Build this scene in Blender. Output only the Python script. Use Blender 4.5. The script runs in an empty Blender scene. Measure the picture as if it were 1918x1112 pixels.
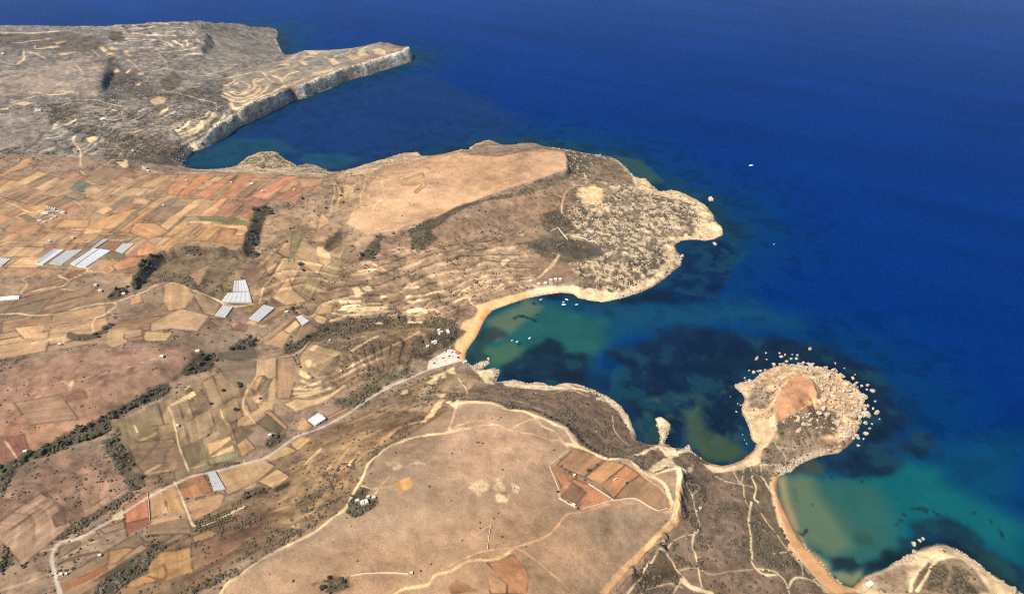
SCRUBN, ROCKN = 30000, 8000
import bpy, bmesh, math, random
import numpy as np
from mathutils import Vector, Matrix, noise as mnoise
random.seed(7)
SC = bpy.context.scene
COL = SC.collection
R = math.radians
# ------------------------------------------------------------------ survey frame
# The plan of the coast was traced from the photograph: every traced point is
# carried down the sight line onto the ground, and kept as a place in metres.
CAMH, PITCH, FPX = 1040.0, R(32.0), 1500.0
CP, SP = math.cos(PITCH), math.sin(PITCH)
CROPS = dict(A=(0,0,3.971),B=(400,0,3.971),C=(0,240,3.971),D=(400,240,3.971),E=(800,240,3.971),F=(1000,300,3.971),
 G=(0,480,3.971),H=(400,480,3.971),I=(800,480,3.971),J=(1280,600,3.971),K=(0,720,3.971),L=(400,720,3.971),
 M=(840,720,3.971),N=(1200,720,3.971),O=(1100,832,3.971),P=(1438,832,3.971),Q=(0,832,3.971),Rr=(360,832,3.971),
 S=(720,832,3.971),T=(400,560,5.947),U=(780,560,5.947),V=(1360,640,5.947),W=(0,380,5.947),X=(0,0,1.0))
def pts(s):
    """'K 10,20 30,40' -> survey points (crop letter, then pairs); letters may change on the way"""
    o = (0,0,1.0); out = []
    for w in s.split():
        if ',' not in w: o = CROPS[w]; continue
        v = [float(q) for q in w.split(',')]
        out.append([o[0]+v[0]/o[2], o[1]+v[1]/o[2]] + v[2:])
    return out
def ray(p):
    p = np.asarray(p, float)
    dx = p[...,0]-959.0; dy = p[...,1]-556.0
    return dx, FPX*CP - dy*SP, -FPX*SP - dy*CP
def unproj(p, z):
    dx, dy, dz = ray(p); t = (np.asarray(z)-CAMH)/dz
    return np.stack([dx*t, dy*t], -1)
# ------------------------------------------------------------------ noise
_rng = np.random.default_rng(11)
_LAT = _rng.random((256,256)).astype(np.float32)
def vnoise(x, y, s, seed=0):
    """smooth value noise 0..1 with feature size s metres"""
    x = x/s + seed*17.31; y = y/s + seed*41.77
    xi = np.floor(x); yi = np.floor(y); fx = (x-xi).astype(np.float32); fy = (y-yi).astype(np.float32)
    xi = xi.astype(np.int64); yi = yi.astype(np.int64)
    fx = fx*fx*(3-2*fx); fy = fy*fy*(3-2*fy)
    a = _LAT[xi&255, yi&255]; b = _LAT[(xi+1)&255, yi&255]; c = _LAT[xi&255,(yi+1)&255]; d = _LAT[(xi+1)&255,(yi+1)&255]
    return a+(b-a)*fx + (c-a)*fy + (a-b-c+d)*fx*fy
def fbm(x, y, s, o=4, seed=0, g=0.5):
    v = 0; a = 1; t = 0
    for k in range(o):
        c, sn = math.cos(k*0.9+.3), math.sin(k*0.9+.3)
        v = v + a*vnoise(x*c-y*sn, x*sn+y*c, s/2**k, seed+k*3); t += a; a *= g
    return v/t
def ridged(x, y, s, o=3, seed=0):
    v = 0; a = 1; t = 0
    for k in range(o):
        c, sn = math.cos(k*1.1+.7), math.sin(k*1.1+.7)
        v = v + a*(1-np.abs(2*vnoise(x*c-y*sn, x*sn+y*c, s/2**k, seed+k*5)-1)); t += a; a *= .5
    return v/t
def sstep(a, b, x):
    t = np.clip((x-a)/(b-a), 0, 1); return t*t*(3-2*t)
def srgb(h):
    v = np.array([int(h[i:i+2],16)/255 for i in (0,2,4)])
    return np.where(v<=.04045, v/12.92, ((v+.055)/1.055)**2.4)
# ------------------------------------------------------------------ geometry of polygons
def sdpoly(x, y, P):
    """signed distance, + inside"""
    P = np.asarray(P, float)[:,:2]; n = len(P)
    d2 = np.full(x.shape, 1e18); ins = np.zeros(x.shape, bool)
    for i in range(n):
        ax, ay = P[i]; bx, by = P[(i+1)%n]; ex, ey = bx-ax, by-ay
        l = ex*ex+ey*ey+1e-12
        t = np.clip(((x-ax)*ex+(y-ay)*ey)/l, 0, 1)
        np.minimum(d2, (x-ax-t*ex)**2+(y-ay-t*ey)**2, out=d2)
        c = (ay>y)!=(by>y)
        if c.any():
            ins ^= c & (x < ax+(y-ay)*ex/(ey if abs(ey)>1e-9 else 1e-9))
    d = np.sqrt(d2)
    return np.where(ins, d, -d)
def dline(x, y, P):
    P = np.asarray(P, float)[:,:2]; d2 = np.full(x.shape, 1e18)
    for i in range(len(P)-1):
        ax, ay = P[i]; bx, by = P[i+1]; ex, ey = bx-ax, by-ay
        t = np.clip(((x-ax)*ex+(y-ay)*ey)/(ex*ex+ey*ey+1e-12), 0, 1)
        np.minimum(d2, (x-ax-t*ex)**2+(y-ay-t*ey)**2, out=d2)
    return np.sqrt(d2)
def smooth_line(P, n=4):
    """Catmull-Rom through the points"""
    P = np.asarray(P, float); out = []
    Q = np.vstack([2*P[0]-P[1], P, 2*P[-1]-P[-2]])
    for i in range(1, len(Q)-2):
        for k in range(n):
            t = k/n; a,b,c,d = Q[i-1],Q[i],Q[i+1],Q[i+2]
            out.append(.5*((2*b)+(c-a)*t+(2*a-5*b+4*c-d)*t*t+(3*b-a-3*c+d)*t**3))
    out.append(P[-1]); return np.array(out)

# ------------------------------------------------------------------ the coastline, z = 0
# hidden far shores: survey point, height of the ridge that hides it, metres beyond the ridge
def behind(p, z, far):
    w = unproj(np.array(p), z); n = w/np.linalg.norm(w); return w + n*far
coast = []
for p, z, far in [((-420,60),125,420),((-60,47),125,330),((60,48),125,330),((180,50),120,320),((240,44),125,300),((330,40),128,260),((372,37),130,240),((412,40),105,180),((450,42),80,120)]:
    coast.append(behind(p, z, far))
COAST_VIS1 = "X 474,50 516,55 521,62 517,74 523,86 528,98 538,106"
coast += list(unproj(np.array(pts(COAST_VIS1)), 0))
for p, z, far in [((552,104),40,30),((571,94),52,50),((622,93),52,50),((680,86),54,50),((707,80),56,50),((730,80),54,40),((753,86),50,30)]:
    coast.append(behind(p, z, far))
COAST_VIS2 = """X 772,103 770,116 747,123 720,131 690,141 665,147 642,155 630,161 619,166 596,174 574,183 551,188 535,197 521,204 500,215 483,223 465,231 450,237
 436,247 423,257 413,262 393,273 373,281 360,284 355,293 343,304 333,310 353,317 370,319 398,319 428,315 444,310 450,305 465,294 478,288 491,285 508,284 521,286 531,298 549,305 556,312
 574,307 588,308 599,313 610,318 619,323 637,323 650,318 664,315 690,307 707,301 725,297 742,291 758,287 783,285 790,294 808,293 828,290 850,284 866,279 878,283 880,276 896,268 908,264 921,263 932,268 941,273 961,272 976,268 1001,268 1019,275 1042,278
 1068,281 1090,286 1117,291 1143,293 1160,302 1175,317 1188,331 1198,334 1208,334 1221,346 1233,358 1242,359 1253,356 1267,357 1285,364 1302,373 1320,383 1332,396 1340,413 1353,426 1354,440 1335,449 1317,451 1305,449 1292,449 1275,451 1263,459 1267,471 1277,480 1275,497 1259,509
 1242,524 1222,537 1196,549 1161,559 1131,566 1106,563 1083,558 1073,550 1050,548 1020,552 1000,556 986,559 961,567 936,576 923,581 911,593 903,608 893,629 881,646 873,659 871,671 878,682 886,686 901,677 911,676 918,679 906,688 894,694 908,694 921,689 930,689 937,695 931,707 928,717
 941,714 956,712 971,713 985,719 996,718 1008,715 1019,716 1028,722 1039,723 1050,718 1062,717 1077,718 1097,724 1117,734 1137,742 1150,750 1162,760 1170,770 1177,782 1184,797 1190,813 1194,828 1205,832 1218,835 1233,833 1238,821 1233,801 1227,783 1238,780 1248,787 1257,796 1253,808 1246,821 1244,831 1256,835
 1268,847 1278,841 1291,833 1296,846 1311,857 1326,867 1351,872 1376,868 1396,857 1412,843 1418,831 1408,823 1404,806 1399,787 1389,774 1391,758 1396,745 1389,735 1376,724 1378,720 1386,717 1411,712 1421,703 1431,694 1442,690 1454,687 1471,682 1494,683 1519,687 1547,689 1570,701 1582,713
 1602,723 1614,736 1618,751 1614,768 1608,782 1612,796 1602,814 1595,827 1582,839 1570,848 1544,851 1524,857 1507,864 1491,873 1484,881 1470,886 1457,893 1454,905 1456,918 1461,935 1467,950 1477,971 1487,991 1498,1011 1510,1025 1531,1044 1549,1066 1560,1082 1579,1094 1597,1100 1606,1092 1612,1086 1622,1077 1652,1066 1680,1051 1705,1036 1728,1026 1755,1018 1775,1020 1801,1033 1831,1054 1851,1071 1874,1084 1904,1104 1950,1142 2080,1230 2260,1360"""
coast += list(unproj(np.array(pts(COAST_VIS2)), 0))
coast += [np.array([1500.,250.]), np.array([-1600.,250.]), np.array([-5200.,2500.]), np.array([-5200.,4700.])]
coast = np.array(coast)
# ------------------------------------------------------------------ height field on a 5 m grid
GX0, GX1, GY0, GY1, GS = -3500., 1500., 450., 5000., 5.0
gx = np.arange(GX0, GX1+.1, GS); gy = np.arange(GY0, GY1+.1, GS)
GXm, GYm = np.meshgrid(gx, gy)             # [iy, ix]
sd_g = sdpoly(GXm, GYm, coast)
# lines of known height:  x,y,z
HL = """
X 775,90,40 772,90,48 753,98,50 720,108,51 690,117,51 660,126,49 640,133,49 600,147,52 570,158,52 545,165,53 520,178,53 490,190,56 460,203,57 440,211,60 430,222,54 405,243,42 385,258,31 365,270,21
X 770,88,48 753,87,50 725,80,54 707,80,56 680,87,54 622,94,52 571,95,52 550,106,50
X 352,273,34 330,275,40 290,290,42
X 350,286,30 338,296,28 333,305,24
X 330,315,34 360,324,36 400,327,36 450,325,38 520,326,38 560,327,38 620,332,40 660,325,40 690,317,40
X 470,300,14 500,293,16 520,296,12
X -420,64,125 -60,49,125 60,50,125 180,52,120 240,47,125 330,42,130 372,39,132 400,45,112
X 412,43,90 450,45,60 470,52,40
X 385,62,125 380,80,125 376,95,115 340,100,110
X 398,72,90 402,88,92 390,102,92
X 430,80,80 480,100,55 520,104,36
X 540,112,52 480,128,58 430,140,66 415,170,70
X 200,130,110 190,150,108 180,170,105
X 215,135,88 205,158,84 196,178,84
X -60,150,115 60,140,115 150,120,112
X 250,180,84 320,170,80 390,180,82
X -60,250,98 40,258,96 75,248,94
X -60,282,84 40,272,82 85,258,80
X 150,260,76 220,240,72 300,230,70 380,225,72
X -60,350,80 100,320,74 220,310,60 300,305,48
X -60,430,84 100,400,80 300,370,66 450,345,52 610,335,44
X -60,520,86 60,500,84 200,480,80 280,465,76
X 245,530,68 270,495,70 300,473,74 350,464,74 400,462,74 440,472,72 455,462,72 462,430,70 468,400,68 490,380,64 570,372,55 620,345,45
X 260,545,46 285,512,48 315,488,50 360,482,50 410,482,50 455,488,48 480,470,48 492,430,48 502,405,48 580,382,46
X 300,530,58 360,545,54 410,560,42
X 420,575,38 480,560,32 560,540,32 640,500,40 660,440,46 640,380,44 630,345,42
X -60,590,72 60,585,66 200,575,64 300,545,60
X 600,610,20 700,605,14 800,600,9 850,600,6
X 500,590,30 600,585,26 700,575,24 800,575,18
X 800,650,14 850,650,4 870,655,2
X 690,620,26 640,660,36 600,700,38 700,690,30
X -60,680,84 100,670,82 200,655,80 300,650,76 360,665,66
X -60,780,78 60,760,76 200,720,76 300,690,70
X 420,670,42 380,690,42 300,735,44 200,810,47 100,865,52 0,920,58 -60,950,60
X 480,690,40 560,640,30 620,620,22
X 830,680,6 760,712,9 700,742,14 650,775,18 590,806,22 530,835,26 480,862,30 420,880,34 340,905,38 280,930,42 200,975,48 120,1020,54 100,1060,57 112,1130,60 130,1250,64
X 260,920,40 200,830,52 330,850,38 400,790,38
X 0,1000,66 60,960,60 -100,1050,72
X 862,748,72 830,775,75 790,803,78 750,822,80 720,840,82 700,860,83 685,890,84 672,915,84 655,942,84 630,965,84 590,990,84 545,1017,84 510,1037,84 470,1062,84 430,1090,84 408,1115,84 380,1180,84
X 850,770,60 770,790,58 700,810,54 640,860,52 560,930,54 480,970,56 400,1010,58 300,1040,62 200,1090,64
X 455,1005,66 560,975,68 640,930,70 690,850,68
X 900,850,84 900,950,86 1000,1000,84 760,1000,86 1100,980,82 700,1060,88 900,1060,88 1050,1100,84 700,1150,88 950,1200,86
X 930,800,78 1000,820,77 1060,850,77 1150,900,77 1200,930,77 1230,900,76
M 60,112,72 200,124,72 330,130,72 440,175,73 590,175,73 650,205,74 735,265,74 850,295,74 930,372,74 950,432,74 1055,493,75 1175,545,75 1365,555,75 1433,642,75 1508,683,75 1600,655,74 1695,625,73 1733,642,73 1733,760,74 1713,860,75 1723,950,75 1675,1035,75
O 632,600,75 543,748,76 422,800,76 322,948,77 162,1108,78 X 1085,1180,78 1030,1300,78
M 450,150,58 600,155,55 660,178,54 750,236,50 880,272,48 965,350,46 990,425,46 1075,474,46 1190,528,48 1380,535,50 1452,622,52 1510,664,54 1590,635,54 1700,598,54 1758,632,54 1760,760,54 1742,860,54 1752,950,54 1705,1045,54
O 665,610,54 578,765,54 455,818,54 352,968,55 205,1108,56 X 1115,1180,56
X 950,740,28 1000,752,30 1050,765,28 1100,775,26 1140,800,24 1150,840,24
X 940,725,12 1000,730,10 1060,730,10 1110,745,8 1150,770,8 1175,810,8
X 890,720,22 880,740,40 920,745,40
M 1560,470,26 1650,480,22 1760,500,20
X 1230,845,24 1245,855,28 1290,850,20 1283,862,32
X 1350,885,12 1400,880,12 1430,865,12 1440,830,16 1452,800,22
X 1330,900,18 1320,950,34 1310,1000,42 1290,1060,50
X 1400,900,14 1400,960,20 1400,1020,28 1400,1060,34 1380,1150,40
X 1450,920,8 1462,970,7 1490,1030,7 1530,1080,8 1560,1110,9
X 1450,1000,16 1480,1060,18 1500,1100,20
X 1240,790,6 1245,805,6 1240,825,8
V 545,885,40 535,760,42 560,620,44 700,430,46 760,370,46 860,385,46 940,440,46 1030,560,46 1030,620,45 960,640,45 930,700,44 870,750,44 740,810,42 650,860,41 545,885,40
V 700,700,45 800,560,46 900,500,46
V 470,880,24 480,700,22 500,600,22 640,400,22 750,330,22 880,350,22 1000,430,22 1080,560,20 1070,640,20 1000,690,22 960,760,22 780,840,24 660,900,26 600,930,28
V 300,700,10 300,500,8 560,350,8 800,300,8 1050,350,8 1250,500,8 1350,700,9 1300,850,9 1200,1000,9
J 1100,900,8 900,950,8 700,900,14
X 905,683,4 895,688,4 925,700,6 935,698,6
M 1570,280,5
X 1660,1075,8 1700,1055,9 1750,1030,9 1780,1040,14 1830,1070,14 1870,1100,10
X 1640,1100,10 1700,1090,18 1750,1070,18 1800,1090,22 1700,1150,24 1850,1180,24
X 1590,1112,9 1600,1130,12
X 792,300,42 828,297,50 861,284,58 878,293,62 900,293,64
X 700,318,42 740,305,44 780,300,40
X 880,295,62 940,296,64 1000,284,66 1055,284,70 1062,300,72 1064,318,72 1030,333,70 985,350,70 940,366,70 880,385,69 840,402,68 800,418,66 770,426,65
X 890,330,70 980,310,71 800,350,66 740,400,60 700,440,56 660,400,50 690,340,46
X 1074,296,48 1078,318,50 1040,350,65 990,372,65 945,388,64 890,406,63 845,423,62 805,440,61 760,448,58
X 895,276,16 921,272,18 940,280,22
X 960,279,24 1000,276,26 1030,281,30
X 1110,310,34 1150,320,24 1170,335,14
X 1000,400,42 900,430,42 800,470,40 720,490,40
X 1080,400,38 1150,400,26 1220,400,18 1290,410,10
X 1000,470,34 1100,460,28 1200,450,18 1260,455,9
X 880,500,30 1000,500,26 1100,520,18 1180,525,9
X 890,540,16 960,535,14 1040,530,12 1090,540,9
X 880,570,8 920,565,5 980,552,5 1050,542,5
X 700,530,34 800,530,28 860,550,18
"""
fixed = np.zeros(sd_g.shape, bool); H = np.zeros(sd_g.shape)
fixed[sd_g < -2] = True
def plot_line(w, z):
    for i in range(len(w)-1):
        n = max(2, int(np.linalg.norm(w[i+1]-w[i])/3))
        t = np.linspace(0,1,n)[:,None]
        p = w[i]*(1-t)+w[i+1]*t; zz = z[i]*(1-t[:,0])+z[i+1]*t[:,0]
        ix = np.rint((p[:,0]-GX0)/GS).astype(int); iy = np.rint((p[:,1]-GY0)/GS).astype(int)
        ok = (ix>=0)&(iy>=0)&(ix<len(gx))&(iy<len(gy)); ix, iy, zz = ix[ok], iy[ok], zz[ok]
        ok = sd_g[iy,ix] > -2
        H[iy[ok],ix[ok]] = zz[ok]; fixed[iy[ok],ix[ok]] = True
for ln in HL.strip().splitlines():
    q = np.array(pts(ln)); plot_line(unproj(q[:,:2], q[:,2]), q[:,2])
# frame edges of the land that run out of the survey
def relax(H, fx, n):
    for _ in range(n):
        P = np.pad(H, 1, mode='edge')
        A = .25*(P[:-2,1:-1]+P[2:,1:-1]+P[1:-1,:-2]+P[1:-1,2:])
        H = np.where(fx, H, A)
    return H
def solve(H, fx, lvl):
    if lvl == 0 or min(H.shape) < 12: return relax(H, fx, 400)
    ny, nx = (H.shape[0]+1)//2, (H.shape[1]+1)//2
    Hp = np.pad(np.where(fx,H,0), ((0,2*ny-H.shape[0]),(0,2*nx-H.shape[1])))
    Fp = np.pad(fx.astype(float), ((0,2*ny-H.shape[0]),(0,2*nx-H.shape[1])))
    s = lambda a: a[::2,::2]+a[1::2,::2]+a[::2,1::2]+a[1::2,1::2]
    n = s(Fp); hc = np.where(n>0, s(Hp)/np.maximum(n,1), 0)
    c = solve(hc, n>0, lvl-1)
    up = np.repeat(np.repeat(c,2,0),2,1)[:H.shape[0],:H.shape[1]]
    return relax(np.where(fx,H,up), fx, 60)
H = solve(H, fixed, 6)
def blur(a, n=1):
    for _ in range(n):
        P = np.pad(a,1,mode='edge'); a = .5*a+.125*(P[:-2,1:-1]+P[2:,1:-1]+P[1:-1,:-2]+P[1:-1,2:])
    return a
H = np.where(GYm > 2450, blur(H, 4), blur(H, 1))
def bil(F, x, y):
    u = np.clip((x-GX0)/GS, 0, len(gx)-1.001); v = np.clip((y-GY0)/GS, 0, len(gy)-1.001)
    i = u.astype(int); j = v.astype(int); a = u-i; b = v-j
    return (F[j,i]*(1-a)+F[j,i+1]*a)*(1-b)+(F[j+1,i]*(1-a)+F[j+1,i+1]*a)*b
def base_h(x, y):
    return bil(H, x, y)
def at(p):
    """survey points -> places on the ground (x, y), first hit of the sight line"""
    p = np.atleast_2d(np.asarray(p, float))[:, :2]
    zs = np.linspace(150, 0, 151)
    hit = unproj(p, np.zeros(len(p))); done = np.zeros(len(p), bool); zprev = zs[0]
    dx, dy, dz = ray(p)
    for z in zs:
        t = (z-CAMH)/dz; x, y = dx*t, dy*t
        h = base_h(x, y); new = (~done)&(h>=z)
        if new.any():
            lo, hi = np.full(new.sum(), z), np.full(new.sum(), z+1.0)
            for _ in range(6):
                m = .5*(lo+hi); tt = (m-CAMH)/dz[new]; b = base_h(dx[new]*tt, dy[new]*tt) >= m
                lo = np.where(b, m, lo); hi = np.where(b, hi, m)
            tt = (lo-CAMH)/dz[new]; hit[new] = np.stack([dx[new]*tt, dy[new]*tt], -1); done |= new
    return hit
def place(s): return at(np.array(pts(s))[:, :2])
# ================================================================== ground painting (soil, rock, crops, tracks)
K = 0.66                                    # picture value of sunlit ground -> reflectance
NAz = 1400
RR = [560.]
while RR[-1] < 5300: RR.append(RR[-1]*(1+(.0012 if 2700 < RR[-1] < 3820 else .0026)))   # finer rings where the far cliffs stand
RR = np.array(RR); NRr = len(RR); AZ = np.radians(np.linspace(-58, 48, NAz))
Rm, Am = np.meshgrid(RR, AZ, indexing='ij')
VX = Rm*np.sin(Am); VY = Rm*np.cos(Am)
SD = bil(sd_g, VX, VY)
SOIL = np.zeros(VX.shape+(3,), np.float32)
LAB = np.zeros(VX.shape, np.int32)          # which named piece of ground
ROUGH = np.zeros(VX.shape, np.float32)      # boulder-strewn ground
SHRUB = np.zeros(VX.shape, np.float32)      # dark scrub cover
NAMES = ['hillside']; NLAB = {0: None}
def col(h): return (srgb(h)*K).astype(np.float32)
def window(w, pad):
    w = np.asarray(w)[:, :2]
    r = np.hypot(w[:,0], w[:,1]); a = np.arctan2(w[:,0], w[:,1])
    # sample edges too so that long edges stay inside the window
    q = np.concatenate([w*(1-t)+np.roll(w,-1,0)*t for t in (0,.25,.5,.75)])
    r = np.hypot(q[:,0], q[:,1]); a = np.arctan2(q[:,0], q[:,1])
    i0 = np.searchsorted(RR, r.min()-pad)-1; i1 = np.searchsorted(RR, r.max()+pad)+1
    pa = pad/max(r.min(), 300)
    j0 = np.searchsorted(AZ, a.min()-pa)-1; j1 = np.searchsorted(AZ, a.max()+pa)+1
    return slice(max(i0,0), min(i1,NRr)), slice(max(j0,0), min(j1,NAz))
def mixin(s, c, al):
    SOIL[s] += (c - SOIL[s])*al[...,None]
def label(s, al, name, lab=None):
    NAMES.append(name); i = len(NAMES)-1; NLAB[i] = lab
    LAB[s] = np.where(al>.5, i, LAB[s]); return i
def patch(w, c, soft=4, wob=0, ws=25, name=None, rough=None, shrub=None, lab=None, amt=1.0, tex=None):
    """an area of ground: soft edge in metres, wobble of the edge in metres"""
    s = window(w, soft+wob+5); x, y = VX[s], VY[s]
    if x.size == 0: return
    d = sdpoly(x, y, w)
    if wob: d = d + (fbm(x, y, ws, 3, 5)-.5)*2*wob
    al = sstep(-soft, soft, d).astype(np.float32)*amt
    if c is not None:
        cc = col(c) if isinstance(c, str) else c
        cc = np.broadcast_to(cc, x.shape+(3,))
        if tex is not None: cc = cc*tex(x, y)[...,None]
        mixin(s, cc, al)
    if rough is not None: ROUGH[s] += (rough-ROUGH[s])*al
    if shrub is not None: SHRUB[s] += (shrub-SHRUB[s])*al
    if name: label(s, al, name, lab)
def stroke(w, c, width, soft=1.2, name=None, lab=None, amt=1.0, wob=0, smooth=True, broken=0):
    if smooth and len(w) > 2: w = smooth_line(w, 5)
    s = window(np.vstack([w, w[::-1]]), width+soft+6); x, y = VX[s], VY[s]
    if x.size == 0: return
    d = dline(x, y, w)
    wd = width/2
    if wob: wd = wd*(1+wob*2*(fbm(x,y,14,2,9)-.5))
    # keep the painted edge at least as soft as the ground mesh
    soft = np.maximum(soft, Rm[s]*.0011)
    al = (1-sstep(0, 1, (d-wd+soft)/(2*soft))).astype(np.float32)*amt
    if broken: al = al*sstep(broken-.1, broken+.1, fbm(x,y,40,2,21))
    mixin(s, col(c), al)
    SHRUB[s] *= (1-al); ROUGH[s] *= (1-.8*al)
    if name: label(s, al, name, lab)
def ploughed(w, seed):
    w = np.asarray(w); e = np.roll(w,-1,0)-w; k = np.argmax((e**2).sum(1)); a = math.atan2(e[k][1], e[k][0])
    c, sn = math.cos(a), math.sin(a)
    def f(x, y):
        v = -x*sn+y*c; u = x*c+y*sn
        return 1 + .30*(vnoise(v, u*.06, 3.5, seed)-.5) + .34*(fbm(x,y,30,3,seed+2)-.5)+ .24*(vnoise(v,u*.15,11,seed+7)-.5)
    return f
def field(s, c, edge='594838', name='field', lab=None, soft=1.0, ew=3.2, ea=.8, shrub=0):
    w = place(s) if isinstance(s, str) else s
    n = len(NAMES); mx_ = .42 if ea == .8 and not isinstance(s, str) else .18; c = (col(c)*(1-mx_)+col('a98b6c')*mx_)*random.Random(n).uniform(.84,1.04)*np.array([.97,1.0,1.0],np.float32)
    patch(w, c, soft=max(soft, np.hypot(*w.mean(0))*.0009), wob=1.2, ws=18, name=name, lab=lab, rough=0, shrub=shrub, tex=ploughed(w, n))
    if ea: stroke(np.vstack([w, w[:1]]), edge, ew, amt=ea, smooth=False, broken=.42)
# ---------------------------------------------------------------- broad ground
SOIL[:] = col('8f765f')
t = fbm(VX, VY, 260, 4, 1)
SOIL += (col('9d836a')-SOIL)*sstep(.4,.65,t)[...,None]*.7
SHRUB[:] = .25
def Zn(c, s, **k): patch(place(s), c, **k)
far = dict(soft=20, wob=25, ws=140)
Zn('84796d', "X -420,40 60,30 400,20 560,60 545,110 440,140 440,215 350,285 240,300 60,290 -420,330", soft=20, shrub=.5, rough=.42, name='hillside')
Zn('978676', "X -60,140 60,128 150,112 200,128 190,160 180,185 120,175 -60,195", **far, shrub=.12)
Zn('8b7e70', "X -60,200 100,225 90,255 40,275 -60,290", **far, shrub=.1)
Zn('676058', "X 200,115 270,140 300,175 330,175 360,165 440,160 430,190 400,205 330,190 290,180 220,190 195,178", **far, shrub=.8, rough=.45)
Zn('6b6054', "X -60,60 120,62 200,75 180,100 60,95 -60,85", **far, shrub=.6, rough=.4)
Zn('756857', "X 90,200 160,190 150,230 90,230", **far, shrub=.8, rough=.45)
Zn('7a6b58', "X 190,260 250,250 330,270 330,300 250,312 200,300", **far, shrub=.6, rough=.4)
Zn('8a8071', "X 380,90 420,60 510,60 540,105 470,120 400,145", **far, shrub=.35, rough=.3)
Zn('958875', "X 545,108 575,94 700,82 772,88 770,92 640,132 540,166 440,210 415,170 440,140", soft=6, shrub=.2, name='headland')
# cliffs of the far headland
Zn('d6ccbd', "X 774,90 753,96 720,106 690,115 640,131 570,156 520,176 460,201 425,223 385,256 350,272 334,312 360,286 423,259 483,225 551,190 619,168 690,143 748,125 773,113", soft=5, rough=.8, shrub=.05, name='cliff')
Zn('6f6255', "X 245,300 260,290 310,278 348,272 345,300 330,312 300,308", soft=10, wob=12, shrub=.75)
# field plain
Zn('a78463', "X -420,345 0,335 150,325 300,322 420,326 610,335 560,372 490,380 470,400 452,465 350,462 300,470 250,525 180,510 -60,520 -420,560", soft=12, shrub=.12)
Zn('987c64', "X -420,300 60,292 140,300 60,330 -420,360", soft=15, shrub=.2)
# coast shelf of the second bay
Zn('b89f80', "X 335,312 400,321 520,325 610,332 622,324 597,312 555,314 530,298 520,285 490,284 455,302 440,314 400,318", soft=6, wob=5, rough=.35, shrub=.3)
Zn('a39070', "X 450,308 466,293 492,284 522,285 536,300 555,313 500,318", soft=5, wob=6, rough=.7, shrub=.45)
Zn('c4a684', "X 622,330 690,303 783,283 805,296 795,312 740,330 680,340", soft=8, wob=8, rough=.4, shrub=.25)
# headland behind the bay: brown top, slope, boulder field
Zn('a98a6b', "X 612,335 700,318 800,310 850,420 700,460 660,520 560,540 470,520 470,440 500,400 570,380", soft=15, wob=15, shrub=.22)
Zn('c09873', "X 700,318 800,296 861,281 880,291 940,294 1020,281 1058,284 1066,320 1000,338 900,372 800,414 740,432 690,440 650,420 690,350", soft=6, wob=5, name='plateau', shrub=.04, rough=0)
Zn('b48d6c', "X 830,300 940,300 1020,290 1055,300 1000,325 900,345 820,370 790,340", soft=25, wob=20, shrub=.02, amt=.7)
Zn('96795f', "X 660,470 760,432 840,412 985,358 1060,330 1100,360 1060,400 1040,500 1000,540 900,560 870,600 760,600 600,600 560,545 640,520", soft=15, wob=12, shrub=.33, rough=.12)
Zn('a5896a', "X 760,480 960,460 1000,520 880,560 740,540", soft=30, wob=20, shrub=.25, amt=.8)
Zn('b39b7c', "X 1060,283 1143,293 1175,317 1210,334 1250,356 1290,364 1340,400 1353,440 1275,452 1275,497 1222,537 1131,566 1073,550 1050,520 1040,470 1060,400 1100,360 1066,322", soft=8, wob=8, rough=1, shrub=.55, name='hillside')
Zn('9c8567', "X 1066,322 1120,340 1160,360 1120,380 1075,370", soft=10, wob=10, rough=.4, shrub=.5)
Zn('70634f', "X 1058,285 1075,283 1140,300 1120,322 1080,330 1063,318", soft=6, wob=8, rough=.8, shrub=.7)
Zn('8f795f', "X 1120,295 1150,303 1185,330 1200,350 1150,345 1100,330", soft=6, wob=6, rough=.15, shrub=.4)
Zn('786550', "X 1020,400 1060,390 1080,430 1040,450 1015,425", soft=8, wob=8, rough=.1, shrub=.8)
Zn('6d5d4a', "X 985,455 1020,440 1110,455 1130,480 1060,495 1000,475", soft=8, wob=8, shrub=.9, rough=.3)
Zn('8b725b', "X 1020,480 1075,500 1080,530 1010,530 1000,500", soft=12, wob=10, shrub=.2, rough=0)
Zn('d9bd93', "F 730,130 800,125 860,160 880,220 960,235 1060,220 1130,260 1200,300 1260,330 1330,450 1400,500 1390,560 1330,585 1260,600 1160,590 1040,600 930,620 1000,560 1160,570 1200,520 1230,420 1180,340 1050,290 900,260 760,210", soft=6, wob=7, rough=.55, shrub=.12)
Zn('d8bc94', "F 1060,620 1030,760 960,860 840,950 700,1000 520,1060 420,1050 330,1020 290,980 200,975 0,1010 0,960 160,935 300,930 450,980 600,990 800,920 930,830 1000,720 960,640", soft=6, wob=6, rough=.55, shrub=.1)
Zn('d9b283', "F 340,210 430,190 510,220 520,290 480,340 390,320 310,250", soft=6, wob=6, rough=.35, shrub=.1)
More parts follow.
